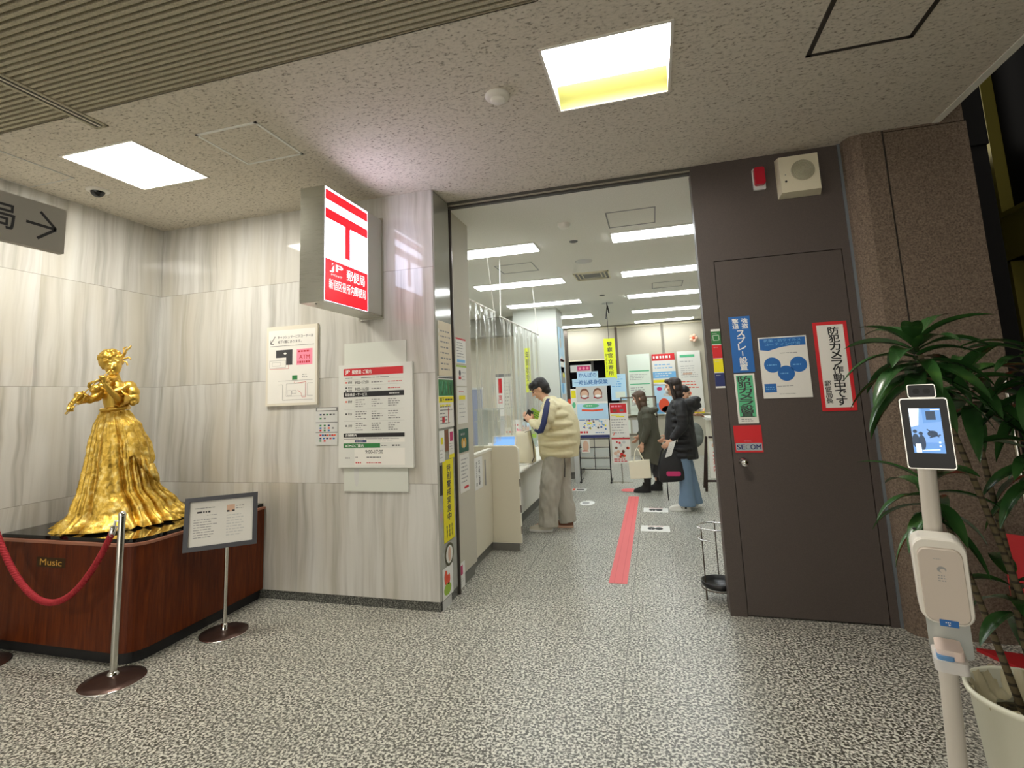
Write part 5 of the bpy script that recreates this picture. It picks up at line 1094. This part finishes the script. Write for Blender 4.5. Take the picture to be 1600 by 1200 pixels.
s = Sheet((-.085, -.10, .19), (1, 0, 0), (0, -.98, .17), .40, .53, .006, 'paper', V=(.04, .17, .98)); s.disc(.07, .47, .03, 'tan', 1); s.vtext(.05, .08, .11, .40, 'ご案内', 'red', 1, .02); s.bars(.15, .05, .36, .45, 8, 'grey', 1, .3); s.build('sign_sheet', e)
e = empty('balloon_ornament', (.98, 12.84, 2.66)); tag(e, 'small orange ornament near the ceiling at the far right', 'ornament')
b = MB()
for k in range(5): b.ell((.06*math.cos(k*1.257), 0, .06*math.sin(k*1.257)), (.04, .02, .04), 'tan', 12, 8)
b.build('petals', e); b = MB(); b.ell((0, -.01, 0), (.03, .02, .03), 'orange', 12, 8); b.cyl((0, 0, 0), (0, .06, 0), .005, 'white', 6); b.build('centre', e)
# ================================================================ PEOPLE  (local x = forward, y = to their left, z = up)
def hand(b, w, d, out, m='skin', curl=1., s_=1.):
    """palm and five bent fingers; d = direction of the hand, out = side the thumb leaves"""
    w = Vector(w); d = Vector(d).normalized(); o = Vector(out); o = (o-d*o.dot(d)).normalized(); nrm = d.cross(o)
    R = Matrix((d, o, nrm)).transposed()
    b.ell(w+d*.045*s_, (.050*s_, .038*s_, .016*s_), m, 14, 8, R)
    for k, (sp, L) in enumerate(((.027, .066), (.009, .074), (-.009, .069), (-.026, .054))):
        p = w+d*.082*s_+o*sp*s_; dd = d; seg = L*s_/3
        for j in range(3):
            dd = (dd+nrm*(.38*curl)).normalized(); q = p+dd*seg*1.1; b.cap(p, (.0092-.0008*j)*s_, q, (.0086-.0008*j)*s_, m, 8); p = q
    p = w+d*.025*s_+o*.030*s_; q = p+(o*.75+d*.7+nrm*.2).normalized()*.036*s_; b.cap(p, .0115*s_, q, .010*s_, m, 8); q2 = q+(d*.9+nrm*.5+o*.1).normalized()*.030*s_; b.cap(q, .010*s_, q2, .0085*s_, m, 8)
def head(b, c, pitch, s_=1., m='skin'):
    R = Matrix.Rotation(pitch, 3, 'Y'); c = Vector(c)
    def P(x, y, z): return c+R @ (Vector((x, y, z))*s_)
    def E(x, y, z, rx, ry, rz): b.ell(P(x, y, z), (rx*s_, ry*s_, rz*s_), m, 18, 12, R)
    E(-.008, 0, .02, .096, .076, .098); E(.022, 0, -.035, .068, .062, .080); E(.050, 0, -.088, .030, .032, .024)
    E(.085, 0, .035, .016, .048, .012)
    b.cap(P(.090, 0, .018), .010*s_, P(.112, 0, -.018), .013*s_, m, 10); E(.090, .014, -.022, .010, .008, .008); E(.090, -.014, -.022, .010, .008, .008)
    E(.086, 0, -.050, .012, .024, .0065); E(.083, 0, -.062, .012, .020, .007)
    for y in (-.045, .045): E(.068, y, -.02, .02, .02, .022)
    for y in (-.077, .077): E(-.012, y, -.008, .018, .010, .031)
    return P
def face_parts(P, root, s_=1.):
    for y in (-.031, .031):
        b = MB(); b.ell(P(.084, y, .010), (.008*s_, .014*s_, .007*s_), 'eye', 12, 8); b.build('eye', root)
    b = MB(); b.ell(P(.0975, 0, -.055), (.006*s_, .020*s_, .0065*s_), 'lips', 12, 8); b.build('mouth', root)
def body(root, J, s_=1., pitch=0., curlL=1., curlR=1., thumbL=(1, 0, 0), thumbR=(1, 0, 0), dL=(0, 0, -1), dR=(0, 0, -1)):
    b = MB(); m = 'skin'; k = s_
    pel, che, nck, hd = [Vector(J[x]) for x in ('pelvis', 'chest', 'neck', 'head')]
    b.ell(pel, (.105*k, .15*k, .11*k), m); b.ell((pel+che)/2, (.095*k, .13*k, .17*k), m); b.ell(che, (.105*k, .155*k, .17*k), m)
    b.cap(che+Vector((0, 0, .12)), .07*k, nck, .055*k, m); b.cap(nck-Vector((0, 0, .02)), .056*k, hd+Vector((-.015, 0, -.06)), .054*k, m)
    P = head(b, hd, pitch, k)
    for sd in ('L', 'R'):
        sh, el, wr, hp, kn, an, to = [Vector(J[x+sd]) for x in ('sh', 'el', 'wr', 'hip', 'kn', 'an', 'toe')]
        b.cap(che+Vector((0, 0, .11)), .055*k, sh-Vector((0, 0, .02)), .045*k, m); b.cap(sh-Vector((0, 0, .02)), .044*k, el, .040*k, m); b.cap(el, .040*k, wr, .026*k, m)
        hand(b, wr, dL if sd == 'L' else dR, thumbL if sd == 'L' else thumbR, m, curlL if sd == 'L' else curlR, k)
        b.cap(hp, .088*k, kn, .058*k, m); b.cap(kn, .056*k, an, .036*k, m); b.cap(an, .036*k, to, .028*k, m)
    o = b.blob('body', root, .0062, 3); face_parts(P, o, k); return P
def shoe(root, an, to, m, sole='white', s_=1., high=.0):
    an = Vector(an); to = Vector(to); d = (to-an); d.z = 0; d.normalize(); n_ = Vector((-d.y, d.x, 0)); hl = Vector((an.x, an.y, 0))-d*.055*s_; L = .265*s_
    def ring(z, g, t0=0., t1=1.):
        q = []
        for i in range(28):
            a = 2*PI*i/28; l = .5-.5*math.cos(a); l2 = t0+(t1-t0)*l; wv = (.034+.014*math.sin(PI*min(1, l2*1.15)))*g*abs(math.sin(a))**.6*(1 if a < PI else -1)
            q.append(hl+d*L*l2+n_*wv*s_+Vector((0, 0, z)))
        return q
    b = MB(); b.rings([ring(.022, 1.), ring(.045, .98, 0, .97), ring(.065, .90, .0, .78), ring(.085+high*.3, .80, .0, .50), ring(.105+high, .78, -.02, .42)], m, True); so = b.build('shoe', root)
    b = MB(); b.rings([ring(.0, .98), ring(.004, 1.04), ring(.024, 1.04)], sole, True); b.build('sole', so)
def beads(b, path, rs, n, m, sq=.62, ry=1.):
    path = [Vector(p) for p in path]; L = [0]
    for a, c in zip(path, path[1:]): L.append(L[-1]+(c-a).length)
    for i in range(n):
        s_ = L[-1]*(i+.5)/n; k = max(j for j in range(len(L)-1) if L[j] <= s_+1e-9); t = (s_-L[k])/(L[k+1]-L[k]); p = path[k].lerp(path[k+1], t); r = rs[k]+(rs[k+1]-rs[k])*t
        d = (path[k+1]-path[k]).normalized(); q = d.to_track_quat('Z', 'Y').to_matrix(); b.ell(p, (r, r*ry, L[-1]/n*sq+.012), m, 18, 10, q)
def tuberow(b, path, rs, m, n=20, flat=1.): b.tube(path, rs, m, n, True, True, flat)
def folds(amp, sc_, seed=0):
    def f(co):
        v = Vector((co.x*sc_+seed, co.y*sc_, co.z*sc_*.6)); g = noise.noise(v)+.5*noise.noise(v*2.2)
        d = Vector((co.x, co.y, 0)); d = d.normalized() if d.length > 1e-4 else d
        return d*g*amp
    return f

# ---- man in the cream puffer jacket at the counter
e = empty('person', (-1.165, 6.08, 0), PI); tag(e, 'person in a cream puffer jacket with navy sleeve stripe leaning at the counter', 'person')
J = dict(pelvis=(-.07, 0, .90), chest=(-.04, 0, 1.24), neck=(.0, 0, 1.42), head=(.105, 0, 1.565),
         shL=(-.03, .19, 1.38), elL=(.06, .25, 1.13), wrL=(.20, .13, 1.20), shR=(-.03, -.19, 1.38), elR=(.10, -.24, 1.13), wrR=(.21, -.06, 1.20),
         hipL=(-.06, .09, .88), knL=(.03, .11, .48), anL=(.07, .11, .09), toeL=(.22, .12, .035), hipR=(-.06, -.09, .88), knR=(-.06, -.10, .48), anR=(-.13, -.10, .09), toeR=(.02, -.12, .035))
P = body(e, J, 1., .55, dL=(.6, -.35, .55), dR=(.6, .35, .45), thumbL=(0, -.3, 1), thumbR=(0, .3, 1))
b = MB()
for c, r in (((-.02, 0, .055), (.100, .088, .080)), ((-.045, 0, .01), (.078, .086, .090)), ((.045, .0, .080), (.062, .074, .045)), ((-.06, 0, -.05), (.045, .065, .05))): b.ell(P(*c), r, 'hair_black', 20, 14, Matrix.Rotation(.55, 3, 'Y'))
rd = random.Random(21)
for k in range(80):
    a = rd.uniform(0, 2*PI); h = rd.uniform(-.2, 1.); q = Vector((-.015+.094*math.cos(a)*math.cos(h), .084*math.sin(a)*math.cos(h), .05+.075*math.sin(h)))
    if q.x > .05 and q.z < .045: continue
    b.cap(P(*q), .014, P(*(q+Vector((.02*math.cos(a)+.012, .012*math.sin(a), -.022+.02*rd.random())))), .006, 'hair_black', 7)
b.blob('hair', e, .006, 1)
b = MB()
for z, x, rx, ry in ((.845, -.08, .205, .235), (.955, -.085, .222, .25), (1.065, -.095, .220, .25), (1.17, -.09, .205, .245), (1.27, -.075, .180, .238), (1.355, -.05, .140, .215)): b.ell((x, 0, z), (rx+.012, ry+.012, .074), 'puffer', 30, 12)
b.tube([(-.08, 0, .80), (-.08, 0, .85), (-.09, 0, 1.05), (-.085, 0, 1.2), (-.065, 0, 1.33), (-.03, 0, 1.42)], [.19, .198, .208, .198, .165, .09], 'puffer', 40, flat=1.16)
for sd in (1, -1): b.cap((-.02, .05*sd, 1.40), .075, (-.03, .17*sd, 1.365), .085, 'puffer')
b.ell((-.005, 0, 1.425), (.088, .095, .05), 'puffer', 22, 10); b.ell((-.01, 0, 1.455), (.082, .088, .03), 'puffer', 22, 10)
for sd in (1, -1):
    el = (.06, .26, 1.13) if sd > 0 else (.10, -.25, 1.13); wr = (.165, .155, 1.185) if sd > 0 else (.175, -.09, 1.185)
    beads(b, [(-.04, .18*sd, 1.36), (-.01, .235*sd, 1.25), el], [.088, .095, .082], 3, 'puffer', .75); b.tube([(-.04, .18*sd, 1.36), (-.01, .235*sd, 1.25), el, wr], [.084, .088, .076, .050], 'puffer', 20); beads(b, [el, wr], [.080, .052], 2, 'puffer', .7)
    b.ell((-.03, .165*sd, 1.375), (.09, .075, .065), 'puffer', 18, 10); b.cap(wr, .045, Vector(wr)+Vector((.02, -.015*sd, .01)), .042, 'puffer')
b.blob('puffer_jacket', e, .009, 3, bumpf=folds(.007, 14, 4))
b = MB(); b.tube([(-.09, 0, .795), (-.085, 0, .825)], [.185, .192], 'puffer', 40, flat=1.15); b.build('jacket_hem', e)
b = MB()
pts = [(.005, .232, 1.435), (.0, .305, 1.36), (.0, .338, 1.27), (.02, .348, 1.18), (.05, .346, 1.10), (.10, .312, 1.115), (.15, .262, 1.15), (.19, .20, 1.19)]
pts = [(-.02, .175, 1.445), (-.02, .255, 1.395), (-.01, .318, 1.30), (.01, .336, 1.20), (.045, .338, 1.11), (.085, .305, 1.105), (.125, .262, 1.130), (.165, .207, 1.165)]
b.tube(pts, [.024, .032, .034, .034, .034, .034, .032, .028], 'puffer_navy', 12, flat=.5); b.build('sleeve_stripe', e)
b = MB()
b.ell((-.07, 0, .82), (.13, .17, .14), 'trousers', 24, 12)
for pth, rr in (([(-.06, .085, .86), (-.02, .10, .66), (.02, .11, .46), (.045, .11, .26), (.06, .11, .06)], [.125, .122, .112, .105, .108]), ([(-.08, -.085, .86), (-.07, -.10, .66), (-.07, -.10, .46), (-.10, -.10, .26), (-.125, -.10, .06)], [.12, .118, .105, .10, .104])): tuberow(b, pth, rr, 'trousers')
b.blob('trousers', e, .009, 2, bumpf=folds(.026, 11, 3))
shoe(e, J['anL'], J['toeL'], 'cream', 'white'); shoe(e, J['anR'], J['toeR'], 'brown', 'tan')
b = MB(); b.tube([(-.17, .20, .80), (-.175, .21, .72), (-.165, .215, .60)], .006, 'frame_dark', 8); b.build('cord', e)
e = empty('smartphone', (-1.405, 6.0, 1.262)); tag(e, 'black smartphone held by the person at the counter', 'phone'); b = MB(Matrix.Rotation(.5, 4, 'Y')); b.rrect(-.036, .036, -.07, .07, .01, 'y', -.005, .005, 'black_plastic'); b.build('phone_body', e)
s = Sheet((-1.45, 6.14, 1.25), (.9, -.1, -.5), (-.2, -1, .1), .17, .12, .002, 'lime', V=(.5, 0, .86)); s.bars(.02, .03, .15, .1, 3, 'green', 1, .4); tag(s.build('leaflet'), 'lime green leaflet held up by the person at the counter', 'leaflet')
# the bag on the counter
e = empty('tote_bag', (-1.47, 6.0, Z0+.009)); tag(e, 'off-white tote bag with dark strap resting on the counter edge', 'bag')
b = MB(); rg = []
for z, w_, d_ in ((0, .115, .07), (.03, .125, .085), (.15, .115, .08), (.27, .095, .06), (.34, .075, .035), (.345, .06, .02)):
    rg.append([Vector((w_*math.copysign(abs(math.cos(a))**.55, math.cos(a))+.01*math.sin(9*z*10+a*3)-.03*(z-.1), d_*math.copysign(abs(math.sin(a))**.55, math.sin(a))+.008*math.sin(a*5+z*30), z+.008*math.sin(a*2))) for a in [2*PI*i/40 for i in range(40)]])
b.rings(rg, 'canvas', True); b.build('bag_body', e)
b = MB(); b.tube([(.03, -.06, .34), (.10, -.08, .36), (.125, -.085, .20), (.128, -.085, .06), (.10, -.07, .01)], .009, 'frame_dark', 8, flat=.5); b.build('strap', e)
b = MB(); b.box(-1.52, -1.40, 5.80, 5.93, Z0, Z0+.006, 'paper'); tag(b.build('paper_form'), 'white paper form lying on the counter beside the tote bag', 'paper')

# ---- person in the black hooded coat
e = empty('person', (.285, 7.26, 0), PI); tag(e, 'person in a black hooded coat and blue jeans waiting in the queue', 'person')
J = dict(pelvis=(-.0, 0, .86), chest=(-.01, 0, 1.17), neck=(-.01, 0, 1.35), head=(.035, 0, 1.535),
         shL=(-.02, .165, 1.30), elL=(-.03, .215, 1.04), wrL=(.12, .19, .86), shR=(-.02, -.165, 1.30), elR=(.0, -.21, 1.04), wrR=(.15, -.12, .90),
         hipL=(0, .085, .84), knL=(-.03, .09, .46), anL=(.0, .09, .09), toeL=(.13, .095, .035), hipR=(0, -.085, .84), knR=(-.08, -.09, .46), anR=(-.10, -.09, .09), toeR=(.04, -.09, .035))
P = body(e, J, .95, .08, dL=(.75, 0, -.6), dR=(.7, .2, -.6), thumbL=(.2, 0, 1), thumbR=(0, .3, 1))
b = MB(); R_ = Matrix.Rotation(.08, 3, 'Y')
for c, r in (((-.02, 0, .05), (.096, .088, .080)), ((-.045, 0, -.02), (.075, .085, .095)), ((-.045, 0, -.10), (.060, .080, .09)), ((-.05, 0, -.19), (.05, .075, .08)), ((.055, 0, .085), (.045, .060, .030))): b.ell(P(*c), r, 'hair_brown' if 0 else 'hair_dark' if 'hair_dark' in MATS else mat('hair_dark', '2a1f1c', .5), 20, 12, R_)
for sd in (1, -1): b.cap(P(.03, .075*sd, .06), .02, P(.015, .085*sd, -.10), .022, 'hair_dark'); b.cap(P(.015, .085*sd, -.10), .022, P(.0, .08*sd, -.20), .016, 'hair_dark')
b.blob('hair', e, .006, 3, bumpf=lambda co: Vector((.003*math.sin(co.y*260+co.x*60), 0, 0)))
b = MB(); b.ell(P(.088, 0, -.045), (.024, .050, .040), 'white', 20, 12, R_); b.build('face_mask', e)
b = MB(); cb = 'coat_black'
for z, x, rx, ry in ((.675, -.0, .175, .205), (.76, .0, .178, .205), (.85, .0, .172, .20), (.94, .0, .160, .19), (1.03, -.01, .152, .185), (1.12, -.015, .148, .188), (1.21, -.02, .140, .188), (1.285, -.025, .115, .165)): b.ell((x, 0, z), (rx, ry, .066), cb, 30, 12)
b.tube([(0, 0, .62), (0, 0, .70), (0, 0, .9), (-.01, 0, 1.1), (-.015, 0, 1.22), (-.01, 0, 1.33)], [.168, .170, .160, .145, .135, .085], cb, 40, flat=1.2)
for sd in (1, -1): b.cap((-.01, .05*sd, 1.33), .065, (-.02, .16*sd, 1.285), .078, cb); b.cap((-.04, .05*sd, 1.34), .06, (-.04, .13*sd, 1.315), .06, cb)
b.ell((.0, 0, 1.335), (.085, .095, .045), cb)
for k in range(7): a = -PI*.62+2*PI*.62*k/6; b.ell((-.125-.085*math.cos(a)*1.1, .12*math.sin(a), 1.325+.035*math.cos(a)), (.075, .055, .050), cb, 16, 10)
b.ell((-.19, 0, 1.285), (.105, .13, .068), cb, 20, 12); b.ell((-.12, 0, 1.26), (.10, .15, .09), cb, 20, 12)
for sd, el, wr in ((1, J['elL'], J['wrL']), (-1, J['elR'], J['wrR'])): b.tube([(-.025, .16*sd, 1.29), (-.035, .205*sd, 1.17), el, Vector(el).lerp(Vector(wr), .85)], [.072, .071, .065, .045], cb, 20); beads(b, [(-.025, .16*sd, 1.29), (-.035, .205*sd, 1.17), el], [.074, .074, .068], 5, cb); beads(b, [el, Vector(el).lerp(Vector(wr), .85)], [.068, .046], 3, cb, .7)
b.blob('hooded_coat', e, .008, 6, bumpf=folds(.006, 16, 8))
b = MB(); b.ell((-.268, 0, 1.238), (.035, .085, .03), 'white', 18, 10); b.build('hood_lining', e)
b = MB(); b.cyl((.05, .205, .93), (.045, .208, .85), .005, 'steel', 8); b.cyl((.15, .05, 1.19), (.155, .05, 1.19), .009, 'steel', 8); b.build('zip_pull', e)
b = MB(); b.ell((0, 0, .74), (.095, .14, .07), 'jeans', 22, 12)
for pth, rr in (([(0, .075, .78), (-.01, .088, .62), (-.02, .09, .42), (-.02, .09, .22), (-.015, .09, .06)], [.080, .086, .076, .088, .108]), ([(-.02, -.075, .78), (-.05, -.088, .62), (-.085, -.09, .42), (-.105, -.09, .22), (-.11, -.09, .06)], [.080, .084, .074, .086, .104])): tuberow(b, pth, rr, 'jeans')
b.blob('jeans', e, .009, 3, bumpf=folds(.010, 10, 5))
shoe(e, J['anL'], J['toeL'], 'shoe_white', 'white', .98); shoe(e, J['anR'], J['toeR'], 'shoe_white', 'white', .98)
b = MB(); b.box(-.005, .02, .133, .138, .03, .065, 'black'); b.box(.05, .065, .133, .138, .025, .05, 'black'); b.build('shoe_stripe', e)
s = Sheet((.075, 7.03, .66), (.9, .1, .28), (0, -1, 0), .085, .20, .003, 'white', V=(.35, 0, .94)); s.bars(.015, .03, .07, .17, 6, 'lightgrey', 1, .3); tag(s.build('paper_sheet'), 'white paper slip held in the hand of the person in black', 'paper')
e = empty('shoulder_bag', (.14, 7.13, .36)); tag(e, 'black bag with magenta patch hanging from the hand of the person in black', 'bag')
b = MB(); rg = []
for z, w_, d_, x in ((0, .12, .05, 0), (.02, .155, .065, 0), (.10, .158, .07, .0), (.22, .145, .065, .0), (.33, .115, .05, .01), (.40, .07, .035, .01), (.44, .03, .02, .01)):
    rg.append([Vector((x+w_*math.copysign(abs(math.cos(a))**.6, math.cos(a)), d_*math.copysign(abs(math.sin(a))**.6, math.sin(a)), z+.012*math.cos(a))) for a in [2*PI*i/36 for i in range(36)]])
b.rings(rg, 'coat_black', True); b.build('bag_body', e)
b = MB(); b.rrect(-.06, .11, .075, .13, .02, 'y', -.078, -.066, 'magenta'); b.build('patch', e)
b = MB(); b.tube([(-.06, -.06, .02), (-.062, -.065, -.10), (-.058, -.06, -.22)], .007, 'coat_black', 8); b.tube([(.0, 0, .44), (-.02, -.0, .50), (.01, 0, .505), (.02, 0, .44)], .008, 'coat_black', 8); b.tube([(-.14, -.02, .06), (-.15, -.02, .20), (-.10, -.02, .38), (-.02, 0, .45)], .008, 'coat_black', 8); b.build('strap', e)

# ---- person in the olive coat
e = empty('person', (-.135, 8.45, 0), PI); tag(e, 'person in an olive green coat bowing slightly, with brown hair', 'person')
J = dict(pelvis=(-.03, 0, .80), chest=(-.0, 0, 1.07), neck=(.02, 0, 1.22), head=(.085, 0, 1.385),
         shL=(-.0, .155, 1.17), elL=(-.01, .205, .93), wrL=(.085, .20, .72), shR=(.0, -.155, 1.17), elR=(.03, -.19, .93), wrR=(.14, -.12, .80),
         hipL=(-.03, .08, .78), knL=(.03, .085, .43), anL=(.06, .085, .09), toeL=(.18, .09, .035), hipR=(-.03, -.08, .78), knR=(-.04, -.085, .43), anR=(-.11, -.085, .09), toeR=(.02, -.09, .035))
P = body(e, J, .90, .25, dL=(.15, 0, -1), dR=(.5, .3, -.7), thumbL=(1, 0, 0), thumbR=(0, .3, 1))
b = MB(); R_ = Matrix.Rotation(.25, 3, 'Y'); hb = mat('hair_auburn', '54402f', .5)
for c, r in (((-.02, 0, .05), (.092, .084, .078)), ((-.04, 0, -.02), (.074, .082, .09)), ((-.03, 0, -.11), (.062, .078, .09)), ((-.01, 0, -.19), (.055, .075, .07)), ((.055, 0, .082), (.042, .058, .028))): b.ell(P(*c), r, hb, 20, 12, R_)
for sd in (1, -1): b.cap(P(.03, .07*sd, .06), .02, P(.04, .08*sd, -.10), .022, hb); b.cap(P(.04, .08*sd, -.10), .022, P(.05, .07*sd, -.20), .018, hb)
b.blob('hair', e, .006, 3, bumpf=lambda co: Vector((.003*math.sin(co.y*260+co.x*60), 0, 0)))
b = MB(); b.ell(P(.088, 0, -.045), (.024, .048, .038), 'white', 20, 12, R_); b.build('face_mask', e)
b = MB(); co_ = 'coat_olive'
rg = []
for z, x, rx, ry in ((.42, -.06, .185, .20), (.50, -.055, .185, .20), (.65, -.04, .175, .195), (.80, -.03, .160, .185), (.95, -.02, .145, .178), (1.08, -.01, .140, .182), (1.17, .0, .115, .165), (1.215, .01, .075, .10)): rg.append([Vector((x+rx*math.cos(a), ry*math.sin(a), z+(.05*math.cos(a) if z < .55 else 0))) for a in [2*PI*i/40 for i in range(40)]])
b.rings(rg, co_, True); b.ell((.0, 0, 1.21), (.085, .10, .05), co_)
for sd in (1, -1): b.cap((.01, .05*sd, 1.21), .062, (-.0, .15*sd, 1.175), .070, co_)
for k in range(6): a = -PI*.55+2*PI*.55*k/5; b.ell((-.07-.07*math.cos(a), .10*math.sin(a), 1.19+.02*math.cos(a)), (.06, .05, .045), co_, 14, 10)
for sd, el, wr in ((1, J['elL'], J['wrL']), (-1, J['elR'], J['wrR'])): tuberow(b, [(-.01, .14*sd, 1.19), (-.01, .18*sd, 1.07), el, Vector(el).lerp(Vector(wr), .9)], [.060, .068, .062, .045], co_)
b.blob('coat', e, .008, 4, bumpf=folds(.012, 9, 9))
b = MB(); b.box(-.04, .05, .255, .262, 1.0, 1.10, co_); b.build('sleeve_pocket', e)
b = MB()
for pth, rr in (([(-.03, .078, .70), (.0, .085, .45), (.05, .085, .20)], [.085, .065, .062]), ([(-.03, -.078, .70), (-.05, -.085, .45), (-.10, -.085, .20)], [.085, .065, .060])): tuberow(b, pth, rr, 'charcoal')
b.blob('trousers', e, .009, 3, bumpf=folds(.006, 11, 2))
for a_, t_ in (('anL', 'toeL'), ('anR', 'toeR')):
    shoe(e, J[a_], J[t_], 'shoe_black', 'black', .95, .04); b = MB(); A_ = Vector(J[a_]); b.tube([A_+Vector((-.01, 0, .0)), A_+Vector((-.012, 0, .12)), A_+Vector((-.012, 0, .16))], [.048, .055, .057], 'shoe_black', 18); b.build('boot_shaft', e)
e = empty('tote_bag', (-.262, 8.24, .24)); tag(e, 'cream square tote bag hanging from the hand of the person in olive', 'bag')
b = MB(Matrix.Rotation(-.12, 4, 'Y')); b.prism([(-.16, 0), (.14, -.02), (.16, .235), (-.14, .245)], 'y', -.055, .055, 'canvas'); b.build('bag_body', e)
b = MB(Matrix.Rotation(-.12, 4, 'Y'))
for y in (-.05, .05): b.tube([(-.07, y, .22), (-.02, y*.4, .38), (.01, 0, .42), (.03, y*.4, .38), (.08, y, .22)], .006, 'canvas', 8)
b.build('handles', e)

# ---- person mostly hidden behind the black coat, reaching to the desk
e = empty('person', (.38, 9.55, 0), .02); tag(e, 'person half hidden behind the black coat, reaching right with one hand', 'person')
J = dict(pelvis=(0, 0, .88), chest=(.02, 0, 1.20), neck=(.05, 0, 1.33), head=(.12, 0, 1.44), shL=(.02, .17, 1.33), elL=(.12, .20, 1.12), wrL=(.28, .10, 1.06), shR=(.02, -.17, 1.33), elR=(.10, -.22, 1.12), wrR=(.26, -.16, 1.14),
         hipL=(0, .085, .86), knL=(.03, .09, .47), anL=(.0, .09, .09), toeL=(.13, .1, .035), hipR=(0, -.085, .86), knR=(.02, -.09, .47), anR=(-.02, -.09, .09), toeR=(.12, -.09, .035))
P = body(e, J, .95, .35, dL=(1, 0, -.05), dR=(1, 0, .0), thumbL=(0, -.8, .6), thumbR=(0, .5, .8), curlR=.3)
b = MB()
for c, r in (((-.02, 0, .045), (.098, .086, .085)), ((-.045, 0, -.01), (.078, .084, .09))): b.ell(P(*c), r, 'hair_black', 20, 12)
b.blob('hair', e, .007, 3)
b = MB(); tuberow(b, [(0, 0, .72), (0, 0, .85), (.01, 0, 1.05), (.02, 0, 1.22), (.03, 0, 1.36)], [.17, .17, .165, .165, .09], mat('jacket_dark', '2b332c', .7), 26)
for sd, el, wr in ((1, J['elL'], J['wrL']), (-1, J['elR'], J['wrR'])): tuberow(b, [(.02, .14*sd, 1.32), el, Vector(el).lerp(Vector(wr), .8)], [.065, .06, .045], 'jacket_dark')
b.blob('jacket', e, .010, 4)
b = MB(); tuberow(b, [(.0, .085, .80), (.02, .09, .45), (-.0, .09, .08)], [.09, .075, .07], 'jeans'); tuberow(b, [(.0, -.085, .80), (.02, -.09, .45), (-.02, -.09, .08)], [.09, .075, .07], 'jeans'); b.blob('jeans', e, .010, 3)
shoe(e, J['anL'], J['toeL'], 'cream', 'cream'); shoe(e, J['anR'], J['toeR'], 'cream', 'cream')
e = empty('backpack', (.60, 9.24, .58)); tag(e, 'grey-green bag hanging at the side of the half hidden person', 'bag')
b = MB(); b.ell((0, 0, .18), (.13, .07, .20), mat('bag_grey', '6b716c', .75), 24, 14); b.ell((.02, -.04, .10), (.09, .05, .09), 'bag_grey'); b.blob('bag_body', e, .01, 3)
b = MB(); b.tube([(-.06, 0, .33), (-.10, .08, .50), (-.12, .12, .66)], .012, 'bag_grey', 8, flat=.4); b.build('strap', e)
# ---- clerk behind the clear curtain
e = empty('person', (-2.65, 6.7, 0), -.5); tag(e, 'person in pale clothing seated behind the clear curtain', 'person')
J = dict(pelvis=(0, 0, .55), chest=(.05, 0, .92), neck=(.07, 0, 1.10), head=(.12, 0, 1.25), shL=(.04, .17, 1.06), elL=(.10, .22, .82), wrL=(.30, .12, .80), shR=(.04, -.17, 1.06), elR=(.10, -.22, .82), wrR=(.30, -.12, .80),
         hipL=(.02, .09, .52), knL=(.42, .11, .50), anL=(.42, .11, .09), toeL=(.54, .11, .035), hipR=(.02, -.09, .52), knR=(.42, -.11, .50), anR=(.42, -.11, .09), toeR=(.54, -.11, .035))
P = body(e, J, .95, .3, dL=(1, -.1, 0), dR=(1, .1, 0), thumbL=(0, -1, .2), thumbR=(0, 1, .2))
b = MB()
for c, r in (((-.02, 0, .045), (.098, .086, .085)), ((-.045, 0, -.02), (.078, .084, .10))): b.ell(P(*c), r, mat('hair_grey', '6b6762', .6), 20, 12)
b.blob('hair', e, .007, 3)
b = MB(); tuberow(b, [(0, 0, .48), (.01, 0, .62), (.03, 0, .80), (.05, 0, .97), (.06, 0, 1.09)], [.17, .165, .16, .16, .085], 'clerk_white', 26)
for sd, el, wr in ((1, J['elL'], J['wrL']), (-1, J['elR'], J['wrR'])): tuberow(b, [(.04, .14*sd, 1.06), el, Vector(el).lerp(Vector(wr), .8)], [.062, .056, .042], 'clerk_white')
b.blob('shirt', e, .010, 4)
b = MB(); tuberow(b, [(.0, .085, .53), (.40, .11, .50), (.42, .11, .12)], [.095, .08, .07], 'charcoal'); tuberow(b, [(.0, -.085, .53), (.40, -.11, .50), (.42, -.11, .12)], [.095, .08, .07], 'charcoal'); b.blob('trousers', e, .010, 3)
shoe(e, J['anL'], J['toeL'], 'shoe_black', 'black'); shoe(e, J['anR'], J['toeR'], 'shoe_black', 'black')
e = empty('office_chair', (-2.68, 6.71, 0), -.5); tag(e, 'grey office chair of the person behind the clear curtain', 'chair')
b = MB(); b.rrect(-.22, .24, -.23, .23, .06, 'z', .36, .43, 'charcoal'); b.build('seat', e); b = MB(); b.rrect(-.20, .20, .52, .98, .06, 'x', -.29, -.24, 'charcoal'); b.build('backrest', e)
b = MB(); b.cyl((0, 0, .08), (0, 0, .36), .03, 'dark_steel'); b.tube([(-.20, 0, .36), (-.29, 0, .42), (-.28, 0, .60)], .018, 'dark_steel', 10); b.build('column', e)
for k in range(5): a = 2*PI*k/5; b = MB(); b.cyl((0, 0, .09), (.26*math.cos(a), .26*math.sin(a), .06), .018, 'dark_steel', 10); b.cyl((.26*math.cos(a), .26*math.sin(a)-.015, .03), (.26*math.cos(a), .26*math.sin(a)+.015, .03), .03, 'black_plastic', 14); b.build('leg', e)
